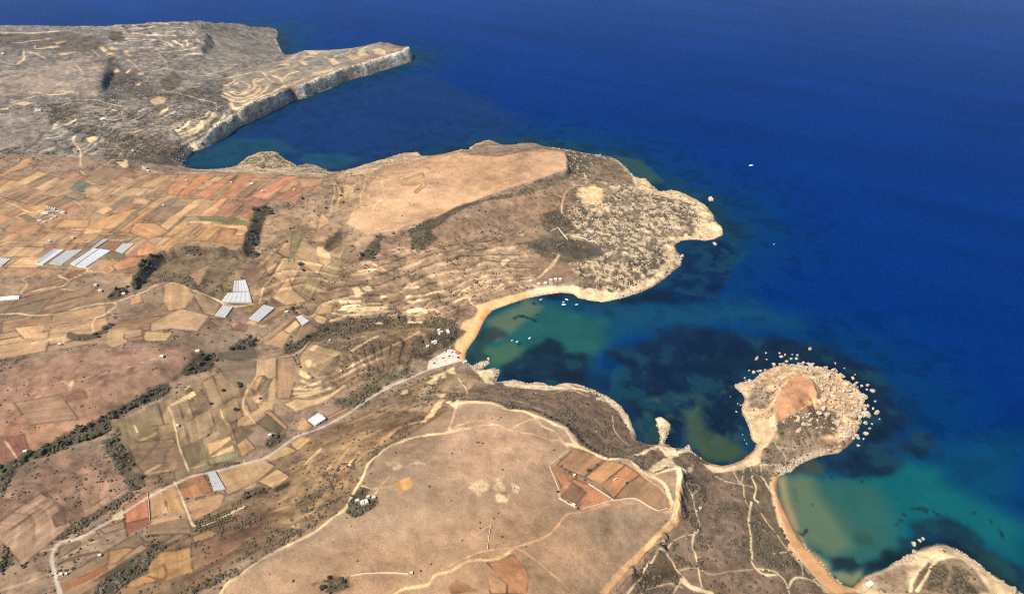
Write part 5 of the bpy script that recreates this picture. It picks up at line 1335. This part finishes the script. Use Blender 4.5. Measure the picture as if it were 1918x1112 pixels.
# ---------------------------------------------------------------- uncountable rubble and scrub: one object each
def scatter(name, protos, P, S, m, lab, seed):
    rg = np.random.default_rng(seed); V, F = [], []; off = 0
    pv = [(np.array([v.co[:] for v in b.verts]), np.array([[l.index for l in f.verts] for f in b.faces])) for b in protos]
    for b in protos: b.free()
    for i in range(len(P)):
        v, f = pv[rg.integers(len(pv))]; a = rg.uniform(0,6.28); c, s = math.cos(a), math.sin(a)
        sc = S[i]*rg.uniform(.75,1.3,3); q = v*sc; q = np.stack([q[:,0]*c-q[:,1]*s, q[:,0]*s+q[:,1]*c, q[:,2]],1)+P[i]
        V.append(q); F.append(f+off); off += len(v)
    me = mesh_np(name, np.concatenate(V), np.concatenate(F), m); return link(name, me, 'stuff', label=lab)
def sample(weight, n, rmax, seed, land=3):
    rg = np.random.default_rng(seed); w = (weight*(SD>land)*(Rm<rmax)).ravel(); w[~np.isfinite(w)] = 0; c = np.cumsum(w); k = np.searchsorted(c, rg.random(n)*c[-1])
    k = np.minimum(k, w.size-1); i, j = np.unravel_index(k, VX.shape); x = VX[i,j]+rg.uniform(-1,1,n); y = VY[i,j]+rg.uniform(-1,1,n)
    return np.stack([x, y, gz(x,y)],1), i, j
def bush_bm(seed):
    bm = bmesh.new(); bmesh.ops.create_icosphere(bm, subdivisions=2, radius=1); rg = random.Random(seed)
    for v in bm.verts:
        d = v.co.normalized(); q = 1+.5*mnoise.noise(d*2.1+Vector((seed*3.1,0,0)))+.35*mnoise.noise(d*4.5+Vector((0,seed*2.3,0)))
        v.co = Vector((d.x*q, d.y*q, d.z*q*.7+.25))
    return bm
onfield = np.isin(LAB, [i for i,n in enumerate(NAMES) if n in ('field','road','lane','dirt_track','footpath','car_park','beach','sand_spit')])
clump = sstep(.42,.68, fbm(VX,VY,70,4,201)); clump2 = sstep(.5,.7, fbm(VX,VY,16,3,203))
wS = np.clip(SHRUB,0,1)**1.3*(.12+clump)*(.1+clump2)*(~onfield)
P, i, j = sample(wS, SCRUBN, 3300, 1); rg = np.random.default_rng(2)
S = rg.uniform(.5,1.9,len(P))*(1+.8*SHRUB[i,j]); P[:,2] += .1
scatter('scrub', [bush_bm(s) for s in range(6)], P, S, M_['scrub'], 'low dark scrub growing over slopes, gullies and stony ground', 3)
hedge = np.zeros_like(SHRUB)
wR = np.clip(ROUGH,0,1)**1.5*(.15+sstep(.45,.6,rk2))*(~onfield)*np.clip(Rm/1500,.9,1.8)
P, i, j = sample(wR, ROCKN, 3600, 4, 1); S = np.random.default_rng(5).uniform(.0,1.,len(P))**3*3.6+1.0; S *= np.clip(ROUGH[i,j]+.25,.3,1.1)
shore = sstep(16,3,SD)*(SD>-1)*(~isb)*sstep(.42,.6,fbm(VX,VY,45,3,207))
P2, i, j = sample(shore, ROCKN//3, 3600, 6, -1.5); S2 = np.random.default_rng(7).uniform(.0,1.,len(P2))**2*2.6+.9
scatter('rubble', [rock_bm(40+s,1) for s in range(6)], np.concatenate([P,P2]), np.concatenate([S,S2]), M_['rub'], 'pale broken limestone strewn over rough ground and along the shore', 8)
# ---------------------------------------------------------------- greenhouses
def greenhouse(s, spans, h0, h1, mats, label, name='greenhouse', cat='greenhouse', group='plastic greenhouses on the farm land'):
    w = place(s); base = np.append(w.mean(0), 0); zg = gz(w[:,0], w[:,1]); base[2] = zg.min()
    t = thing(name, label, cat, tuple(base), 0, group)
    c = [np.append(w[k]-base[:2], zg[k]-base[2]) for k in range(4)]   # 0-1 long side, 3-2 the other long side
    nu = spans*8; nv = 6
    def P_(u, v): return (c[0]*(1-u)+c[3]*u)*(1-v)+(c[1]*(1-u)+c[2]*u)*v
    bm = bmesh.new(); g = []
    for iu in range(nu+1):
        u = iu/nu; hh = h0+h1*abs(math.sin(math.pi*spans*u))**.8; g.append([bm.verts.new(P_(u, v/nv)+[0,0,hh]) for v in range(nv+1)])
    for a in range(nu):
        for b2 in range(nv):
            f = bm.faces.new([g[a][b2], g[a+1][b2], g[a+1][b2+1], g[a][b2+1]]); f.material_index = 1 if (len(mats) > 1 and (a//8) < spans//2) else 0
    mb_obj('roof', bm, mats, t)
    for v in (0,1):
        bm = bmesh.new()
        for iu in range(nu):
            u0, u1 = iu/nu, (iu+1)/nu; f = lambda u: h0+h1*abs(math.sin(math.pi*spans*u))**.8
            bm.faces.new([bm.verts.new(P_(u0,v)+[0,0,-1]), bm.verts.new(P_(u1,v)+[0,0,-1]), bm.verts.new(P_(u1,v)+[0,0,f(u1)]), bm.verts.new(P_(u0,v)+[0,0,f(u0)])])
        mb_obj('end_wall', bm, mats[0], t)
    bm = bmesh.new()
    for u in (0,1):
        bm.faces.new([bm.verts.new(P_(u,0)+[0,0,-1]), bm.verts.new(P_(u,1)+[0,0,-1]), bm.verts.new(P_(u,1)+[0,0,h0]), bm.verts.new(P_(u,0)+[0,0,h0])])
    mb_obj('side_wall', bm, mats[0], t)
    return t
PO, PG, NE = M_['poly'], M_['polyg'], M_['net']
greenhouse("W 390,675 600,525 715,538 480,695", 6, 2.2, 1.6, [PO,PG], 'half grey half white greenhouse, leftmost of the big four')
greenhouse("W 548,683 748,546 925,532 690,700", 8, 2.2, 1.2, [PG], 'dull grey wide greenhouse, second from left of the big four')
greenhouse("W 790,688 1040,520 1100,524 838,708", 3, 2.4, 1.8, [PO], 'narrow bright white greenhouse beside the widest white one')
greenhouse("W 846,714 1112,525 1232,545 962,724", 6, 2.4, 1.8, [PO], 'widest bright white greenhouse, rightmost of the big four')
greenhouse("W 1015,518 1150,408 1212,410 1060,515", 3, 2, .8, [NE], 'low grey netted tunnel above the white greenhouses')
greenhouse("W 1285,540 1370,465 1500,462 1370,570", 4, 2, .5, [NE], 'low grey netted plot beside the orange scarp field')
greenhouse("W -60,700 0,620 120,630 20,705", 4, 2.2, 1.2, [PG], 'grey greenhouse cut by the left edge of the view')
greenhouse("W -160,1112 -160,1075 222,1048 215,1080", 2, 2.2, 1.2, [PO], 'long thin white greenhouse beside the lane at the left edge')
greenhouse("H 145,265 155,188 240,180 268,265", 5, 2.2, .7, [PG,NE], 'striped upper half of the stepped greenhouse above the lane end')
greenhouse("H 55,345 105,278 270,270 286,345", 6, 2.2, .7, [PG], 'wide lower half of the stepped greenhouse above the lane end')
greenhouse("H 10,440 70,370 145,382 90,457", 4, 2.2, 1, [PG], 'small pale blue grey greenhouse below the lane')
greenhouse("H 262,465 375,365 455,386 340,487", 6, 2.2, 1, [PG], 'pale grey greenhouse beside the dark brown strip')
greenhouse("H 615,462 650,448 712,492 662,526", 3, 2.2, 1, [PG], 'smallest greenhouse at the top of the tan field strip')
greenhouse("K 1545,660 1600,648 1680,785 1592,800", 4, 1.8, .4, [NE], 'flat grey netting cover beside the main road')
# ---------------------------------------------------------------- houses
def house(s, w, d, h, rz, label, wall='wall', up=None, cat='house', roof='roof', name='farmhouse', group=None, porch=False):
    p = place(s)[0]; z = float(gz(p[0],p[1])); t = thing(name, label, cat, (p[0],p[1],z), rz, group)
    bm = bmesh.new(); bx(bm,-w/2,w/2,-d/2,d/2,-2.5,h); mb_obj('wall', bm, M_[wall], t)
    bm = bmesh.new(); bx(bm,-w/2-.15,w/2+.15,-d/2-.15,d/2+.15,h+.003,h+.25)
    pp = bmesh.new()
    for a in (-1,1):
        bx(pp, a*(w/2-.1)-.15, a*(w/2-.1)+.15, -d/2+.06, d/2-.06, h+.253, h+.9); bx(pp,-w/2-.04,w/2+.04, a*(d/2-.1)-.15, a*(d/2-.1)+.15, h+.253, h+.905)
    r = mb_obj('parapet', pp, M_[wall], mb_obj('roof', bm, M_[roof], t))
    if up:
        bm = bmesh.new(); bx(bm, -w*.4, -w*.4+w*up, -d*.3, d*.3, h+.26, h+3); mb_obj('roof_room', bm, M_[wall], t)
    bm = bmesh.new(); bx(bm,-.6,.6,-d/2-.06,-d/2+.05,0.02,2.2); mb_obj('door', bm, M_['door'], t)
    for k in (-1,1):
        for zz in ([1.0] if h < 5 else [1.0,4.2]):
            bm = bmesh.new(); bx(bm, k*w*.3-.7, k*w*.3+.7, -d/2-.05, -d/2+.05, zz, zz+1.4); wn_ = mb_obj('window', bm, M_['glass'], t); bm = bmesh.new(); bx(bm, k*w*.3-.85, k*w*.3+.85, -d/2-.2, -d/2-.053, zz-.12, zz-.004); mb_obj('sill', bm, M_['roof'], wn_)
    if porch:
        bm = bmesh.new(); bx(bm,-w*.35,w*.35,-d/2-3.2,-d/2-.08,2.5,2.7)
        for k in (-1,1): bx(bm,k*w*.33-.12,k*w*.33+.12,-d/2-3.1,-d/2-2.85,-1.5,2.497)
        mb_obj('porch', bm, M_[wall], t)
    return t
HS = [("W 500,130",26,10,5,.25,'long white farm building at the left end of the farm hamlet','wall',None),("W 545,72",12,9,5,.3,'white house at the top left of the farm hamlet','wall',.4),("W 600,92",14,10,7,.2,'tall two storey white house in the upper middle of the hamlet','wall',.35),("W 645,112",12,10,5,.5,'square pale house right of the tall one in the hamlet','wall',None),
 ("W 700,120",16,10,5,.1,'pale stone house at the right end of the farm hamlet','wall2',None),("W 575,155",13,9,5,.4,'white flat roofed house in the centre of the hamlet','wall',.3),("W 610,165",9,8,4,.4,'small white outbuilding at the lower edge of the hamlet','wall',None),("W 575,190",9,6,3.5,.2,'white shed below the dark trees of the hamlet','wall',None),("W 440,215",13,9,5,.5,'pale stone house on the lane below the hamlet','wall2',None),("W 490,228",12,8,4,.5,'small stone house at the lower end of the hamlet lane','wall2',None),
 ("W 805,400",10,8,4,.3,'white hut beside the hedge above the greenhouses','wall',None),("W 550,440",9,7,4,.3,'small white hut on the lane above the greenhouses','wall',None),("W 1820,35",8,7,4,.2,'tiny white hut alone in the middle of the field plain','wall',None),("C 1385,398",8,6,4,.2,'white hut in the orange field near the bay','wall',None),("C 1720,410",8,6,4,.2,'tiny white hut among the red strips near the bay','wall',None),
 ("D 362,478",9,7,4,.3,'white hut in the red strip field','wall',None),("D 600,465",7,6,4,.3,'small white hut at the right end of the red strips','wall',None),("D 280,420",16,6,4,.25,'long pale shed between the red strips','wall',None),("C 1075,305",16,11,6,.2,'pale house among bushes where the lanes meet above the bay','wall2',.4),("C 1100,325",11,8,5,.2,'lower house among bushes where the lanes meet above the bay','wall2',None),("C 990,180",9,8,6,.1,'small tower like house below the cliff bay','wall2',None),
 ("A 285,830",26,14,6,.2,'large white quarry house on the far hillside','wall',.4),("A 25,415",16,10,6,.1,'white house at the far left of the hills','wall',None),("A 265,362",12,9,5,.1,'small white house beside a pale far field','wall',None),("A 185,400",12,9,5,.1,'small white house on the far lane','wall',None),
 ("G 745,265",10,8,5,.4,'stone hut beside the dark trees above the lane bend','wall2',None),("G 920,285",10,7,4,.3,'pale blue grey shed under the trees by the lane','wall',None),("G 710,222",9,7,4,.3,'pinkish stone hut in the stony field','wall2',None),("G 445,665",9,7,4,.5,'small stone hut at the end of the farm lane','wall2',None),("G 1470,715",11,8,4,.4,'stone hut at the right end of the brown hill','wall2',None),("G 1205,755",9,8,4,.2,'hut on the hill track','wall2',None),
 ("T 815,160",9,7,4,.5,'pinkish hut beside the big dark tree in the valley','wall2',None),("T 1293,468",5,5,3.5,.2,'tiny white hut on the terraced hillside','wall',None),("T 1418,810",5,5,3.5,.2,'tiny white hut low on the terraced hillside','wall',None),("L 420,385",8,7,5,.5,'small white house beside the large roadside tree','wall',None),
 ("U 270,390",13,9,6,.8,'white building highest behind the beach','wall',.4),("U 200,490",15,8,5,.5,'long white building behind the beach','wall',None),("U 250,360",8,7,5,.8,'small white building beside the highest one behind the beach','wall',None),("U 350,370",18,8,4,1.9,'pale tan roofed hall behind the beach','wall2',None),("U 125,540",8,6,4,.5,'small hut beside the long white building behind the beach','wall',None),
 ("U 540,715",11,6,3.5,.6,'white boathouse beside the slipway at the south end of the beach','wall',None),
 ("Rr 1280,440",15,11,5,.5,'bright white main house of the plateau farmstead','roof',.35),("Rr 1228,425",8,6,4,.5,'small white outbuilding of the plateau farmstead','wall',None),("Rr 1350,400",7,5,3.5,.5,'low hut at the right end of the plateau farmstead','wall2',None),("Rr 1310,395",6,5,3.5,.5,'low hut above the main house of the plateau farmstead','wall2',None),
 ("Q 742,832",6,5,3.5,.5,'small white hut in the near left hedge','wall',None),("Q 455,975",7,5,4,.3,'pink stone hut beside the bend of the main road','wall2',None),("Q 495,970",5,4,3.5,.3,'smaller hut right of the pink one by the road bend','wall2',None),("K 1320,315",7,6,4,.3,'pinkish hut beside the pale valley lane','wall2',None),("K 190,510",9,6,4,.5,'pale hut at the edge of the maroon field','wall2',None),
 ("M 937,680",5,4,3,.5,'small pale hut in the hedge of the red enclosure','wall2',None),("M 930,905",8,3,3,-.5,'long pale hut on the south wall of the red enclosure','wall',None),("M 1240,712",7,2.5,2.5,.6,'pale trough shed in the orange field','wall2',None),("S 200,960",5,4,3,.1,'ruined stone hut at the end of the plateau wall','wall2',None),
 ("P 755,1050",12,10,4,.5,'square white roofed building above the near beach','roof',None)]
for s, w, d, h, rz, lb, wl, up in HS: house(s, w*.78, d*.78, h, rz, lb, wl, up, porch=(w > 14 and wl == 'wall'))
# big white roadside shed with a pitched roof
p = place("L 770,268")[0]; q4 = place("L 705,268 785,220 838,270 752,320"); e = q4[1]-q4[0]
t = thing('farm_shed', 'large white roofed shed standing beside the valley road', 'shed', (p[0],p[1],float(gz(*p))), math.atan2(e[1],e[0]))
lw, ld = np.linalg.norm(e)*.95, np.linalg.norm(q4[2]-q4[1])*.95
bm = bmesh.new(); bx(bm,-lw/2,lw/2,-ld/2,ld/2,-3,4); mb_obj('wall', bm, M_['wall'], t)
bm = bmesh.new(); A = [Vector((x,y,zz)) for x in (-lw/2-.3,lw/2+.3) for y, zz in ((-ld/2-.4,4.02),(0,6.3),(ld/2+.4,4.02))]; vs = [bm.verts.new(a) for a in A]
for f in ((0,1,4,3),(1,2,5,4),(0,2,1),(3,4,5)): bm.faces.new([vs[k] for k in f])
mb_obj('roof', bm, M_['poly'], t); bm = bmesh.new(); bx(bm,-2,2,-ld/2-.08,-ld/2+.05,-.5,3.4); mb_obj('door', bm, M_['door'], t)
# row of boathouses under the headland
for k, (s, lb) in enumerate([("I 770,195",'boathouse hut at the left end of the row under the headland'),("I 830,215",'second boathouse hut from the left under the headland'),("I 880,208",'third boathouse hut from the left under the headland'),("I 920,190",'taller boathouse hut in the right half of the row'),("I 955,180",'second boathouse hut from the right under the headland'),("I 990,178",'boathouse hut at the right end of the row under the headland')]):
    house(s, 8, 6, 4 if k != 3 else 5.5, .15, lb, 'wall', None, 'boathouse', name='boathouse')
# beach kiosk with its red awning
p = place("U 455,605")[0]; t = thing('beach_kiosk', 'kiosk under a red awning on the sand beside the car park', 'kiosk', (p[0],p[1],float(gz(*p))), .6)
bm = bmesh.new(); bx(bm,-3,3,-2,2,-.6,2.6); mb_obj('wall', bm, M_['wall'], t)
bm = bmesh.new(); vs = [bm.verts.new(v) for v in ((-5,-5,2.4),(5,-5,2.4),(5,3,2.75),(-5,3,2.75),(0,-1,4.0))]
for f in ((0,1,4),(1,2,4),(2,3,4),(3,0,4),(3,2,1,0)): bm.faces.new([vs[k] for k in f])
mb_obj('awning', bm, M_['awn'], t); bm = bmesh.new()
for x in (-4.6,4.6): bx(bm,x-.08,x+.08,-4.7,-4.54,-.6,2.4)
mb_obj('post', bm, M_['tyre'], t)
# ---------------------------------------------------------------- cars
def car(cm):
    t = thing('parked_car','x','car'); bm = bmesh.new(); bx(bm,-2.2,2.2,-.9,.9,.3,.95,.12); bx(bm,-1.3,1.2,-.8,.8,.9,1.45,.18); mb_obj('body', bm, M_[cm], t)
    bm = bmesh.new(); bx(bm,-1.15,1.05,-.83,.83,1.0,1.34,.05); mb_obj('windows', bm, M_['glass'], t)
    for x in (-1.4,1.4):
        for y in (-.85,.85):
            bm = bmesh.new(); bmesh.ops.create_cone(bm, segments=12, radius1=.33, radius2=.33, depth=.22, cap_ends=True, matrix=Matrix.Translation((x,y,.33))@Matrix.Rotation(R(90),4,'X')); mb_obj('wheel', bm, M_['tyre'], t)
    return t
CARS = {k: car(k) for k in ('cw','cs','cd','cr')}; usedc = set()
cl_ = dict(cw='white car parked on the gravel behind the beach', cs='grey car parked on the gravel behind the beach', cd='dark car parked on the gravel behind the beach', cr='red car parked on the gravel beside the kiosk')
for s, k in [("U 330,590",'cd'),("U 350,605",'cw'),("U 365,640",'cd'),("U 380,615",'cw'),("U 400,600",'cd'),("U 405,640",'cs'),("U 420,620",'cw'),("U 430,650",'cw'),("U 450,640",'cw'),("U 465,655",'cd'),("U 300,660",'cd'),("U 320,690",'cs'),("U 315,600",'cw'),("U 290,620",'cw'),("U 250,650",'cw'),("U 220,670",'cs'),("U 360,580",'cw'),("U 470,665",'cr'),("U 270,700",'cw'),("U 200,720",'cd')]:
    p = place(s)[0]; loc = (p[0],p[1],float(gz(*p))+.12); rz = .6+random.choice([0,1.57])+random.uniform(-.1,.1)
    if k in usedc: o = dup(CARS[k], loc, rz, 1.15)
    else: usedc.add(k); o = CARS[k]; o.location = loc; o.rotation_euler = (0,0,rz); o.scale = (1.15,)*3
    o['label'] = cl_[k]; o['group'] = {'cw':'white cars','cs':'grey cars','cd':'dark cars','cr':'red cars'}[k]+' in the beach car park'
# ---------------------------------------------------------------- boats
def boat(s, ln, rz, label, canvas=False):
    ln *= .66
    p = place0(s)[0]; t = thing('motorboat', label, 'boat', (p[0],p[1],0), rz); bm = bmesh.new(); n = 10; rows = []
    for i in range(n+1):
        u = i/n; x = (u-.45)*ln; w = ln*.17*min(1,(1-u)*3.0)**.6*(1 if u > .05 else .92)+.02; rows.append([bm.verts.new((x,-w,ln*.11+.35*u*u)), bm.verts.new((x,-w*.7,-.25)), bm.verts.new((x,w*.7,-.25)), bm.verts.new((x,w,ln*.11+.35*u*u))])
    for a, b2 in zip(rows, rows[1:]):
        for k in range(3): bm.faces.new([a[k], b2[k], b2[k+1], a[k+1]])
        bm.faces.new([a[3], b2[3], b2[0], a[0]])
    bm.faces.new(rows[0]); mb_obj('hull', bm, M_['hull'], t)
    h = ln*.11; bm = bmesh.new(); bx(bm,-ln*.08,ln*.25,-ln*.11,ln*.11,h+.15,h+ln*.12,ln*.02); cb = mb_obj('cabin', bm, M_['hull'], t)
    bm = bmesh.new(); bx(bm,ln*.08,ln*.262,-ln*.1,ln*.1,h+ln*.055,h+ln*.10); mb_obj('windscreen', bm, M_['glass'], cb)
    bm = bmesh.new(); bx(bm,-ln*.3,-ln*.06,-ln*.12,ln*.12,h+ln*.14,h+ln*.155)
    for y in (-1,1): bx(bm,-ln*.28,-ln*.26,y*ln*.11-.04,y*ln*.11+.04,h,h+ln*.139)
    mb_obj('canopy', bm, M_['blue' if canvas else 'hull'], t)
    return t
boat("F 1615,42", 22, .2, 'white motorboat alone on the open blue sea')
boat("F 1785,625", 9, 1.0, 'tiny faint buoy far off the tip of the boulder headland', True)  # faint buoy, built with the small boat shape
for s, l, r_, lb, c_ in [("I 1038,323",13,2.6,'white boat nearest the shore in the cluster under the headland',0),("I 1015,342",9,.4,'small boat in the middle of the cluster under the headland',0),("I 1016,361",16,.1,'largest white boat, lowest of the cluster under the headland',0),("I 1112,360",11,.3,'white boat moored apart to the right of the cluster',0),("I 846,323",11,.5,'boat moored close to the beach rocks, left of the cluster',1),
  ("I 762,609",11,.9,'brightest boat alone in the middle of the bay',0),("I 669,636",10,.8,'middle boat of three in the sandy shallows',0),("I 631,626",7,.3,'smallest boat, leftmost of three in the sandy shallows',0)]: boat(s, l, r_, lb, c_)
# ---------------------------------------------------------------- dry stone walls
def wall(s, label, h=1.6, th=1.0, m='dry'):
    w = place(s); L0 = [w[0]]
    for a, b2 in zip(w, w[1:]):
        n = max(1, int(np.linalg.norm(b2-a)/5)); L0 += [a+(b2-a)*k/n for k in range(1,n+1)]
    L0 = np.array(L0); org = np.append(L0[0], float(gz(*L0[0]))); bm = bmesh.new(); prev = None
    for k, p in enumerate(L0):
        d = L0[min(k+1,len(L0)-1)]-L0[max(k-1,0)]; d = d/np.linalg.norm(d); nrm = np.array([-d[1],d[0]])*th/2; z = float(gz(*p))-org[2]; q = p-org[:2]; hh = h*random.uniform(.8,1.15)
        cur = [bm.verts.new((*(q+nrm),z-.8)), bm.verts.new((*(q+nrm*.8),z+hh)), bm.verts.new((*(q-nrm*.8),z+hh)), bm.verts.new((*(q-nrm),z-.8))]
        if prev:
            for a in range(4): bm.faces.new([prev[a], prev[(a+1)%4], cur[(a+1)%4], cur[a]])
        else: bm.faces.new(cur)
        prev = cur
    bm.faces.new(prev[::-1]); o = mb_obj('dry_stone_wall', bm, M_[m]); o.location = org; o['label'] = label; o['category'] = 'wall'
for a in [("M 888,488 755,605",'dry stone wall on the north-west side of the red enclosure'),("M 752,615 825,790",'dry stone wall on the west side of the red enclosure'),("M 820,850 890,890 945,920",'bright stone wall on the south-west corner of the red enclosure'),("M 1000,930 1200,868 1330,850 1390,850",'low stone wall along the south side of the red enclosure'),("M 1390,850 1480,905 1560,945 1630,925",'low stone wall closing the brown corner of the enclosure'),
  ("M 1040,740 1225,860",'thin stone wall dividing the orange plots'),("E 920,768 975,742 1045,835",'L shaped pale stone wall of the plot on the boulder headland'),("S 0,955 180,962",'straight stone wall ending at the ruined hut'),("S 765,790 790,605",'short upright stone wall on the plateau',),("S 790,605 690,680",'slanting stone wall beside the dark plateau patch'),
  ("Rr 1180,980 1290,965 1450,955 1600,960",'long thin stone wall on the plateau edge'),("C 370,300 380,350",'x'),("L 320,255 365,228",'short pale wall beside the lane'),("E 1160,780 1250,745",'upper pale wall of the striped headland plots'),("E 1170,800 1250,770",'second pale wall of the striped headland plots'),("E 1190,830 1275,790",'lower pale wall of the striped headland plots'),("E 1075,800 1160,830 1270,860",'long pale wall below the striped headland plots'),("K 1100,810 1115,1020",'dark wall between the red field and the tan field','d')]:
    if a[1] != 'x': wall(a[0], a[1], 2.2 if a[0][0] == 'E' else 1.6, 2.2 if a[0][0] == 'E' else 1.1, 'dryd' if len(a) > 2 else 'dry')
for k in range(5):
    if not used_tree[k]:
        for ch in list(TREES[k].children): bpy.data.objects.remove(ch)
        bpy.data.objects.remove(TREES[k])
HAZE, EXPO = 1.4e-5, 0.97
# ================================================================== air, light, camera
hz = bpy.data.meshes.new('haze'); bm = bmesh.new(); bmesh.ops.create_cube(bm, size=1); bm.to_mesh(hz); bm.free()
ho = link('haze', hz, 'stuff'); ho.scale = (124000,124000,1140); ho.location = (0,0,1140/2-35)
hm = bpy.data.materials.new('haze_air'); hm.use_nodes = True; nt = hm.node_tree; nt.nodes.clear()
ou = N_(nt,'ShaderNodeOutputMaterial'); pv = N_(nt,'ShaderNodeVolumePrincipled'); pv.inputs['Density'].default_value = HAZE
pv.inputs['Color'].default_value = (.22,.50,1,1); pv.inputs['Anisotropy'].default_value = .3
nt.links.new(pv.outputs[0], ou.inputs['Volume']); hz.materials.append(hm)
SUN_AZ, SUN_EL = R(224), R(50)      # compass from +Y, clockwise: from behind the camera's left shoulder
sd_ = Vector((math.sin(SUN_AZ)*math.cos(SUN_EL), math.cos(SUN_AZ)*math.cos(SUN_EL), math.sin(SUN_EL)))
sl = bpy.data.lights.new('sun','SUN'); sl.energy = 4.2; sl.angle = R(.53); sl.color = (1,.95,.87)
so = bpy.data.objects.new('sun', sl); COL.objects.link(so); so.rotation_euler = (-sd_).to_track_quat('-Z','Y').to_euler()
wd = bpy.data.worlds.new('World'); SC.world = wd; wd.use_nodes = True; nt = wd.node_tree
sk = N_(nt,'ShaderNodeTexSky', sky_type='NISHITA', sun_disc=False); sk.sun_elevation = SUN_EL; sk.sun_rotation = SUN_AZ
sk.altitude = 0; sk.air_density = 1.0; sk.dust_density = .6
bg = nt.nodes['Background']; bg.inputs[1].default_value = .08; nt.links.new(sk.outputs[0], bg.inputs[0])
cd = bpy.data.cameras.new('camera'); co = bpy.data.objects.new('camera', cd); COL.objects.link(co)
co.location = (0,0,CAMH); co.rotation_euler = (R(90)-PITCH, 0, 0); cd.sensor_width = 36; cd.lens = 36*FPX/1918; cd.clip_start = 5; cd.clip_end = 120000
SC.camera = co
SC.view_settings.view_transform = 'Standard'; SC.view_settings.look = 'None'; SC.view_settings.exposure = EXPO; SC.view_settings.gamma = 1
SC.cycles.use_denoising = False; SC.cycles.filter_width = 1.15; SC.cycles.sample_clamp_indirect = 3; SC.cycles.max_bounces = 5; SC.cycles.volume_bounces = 0; SC.cycles.diffuse_bounces = 2
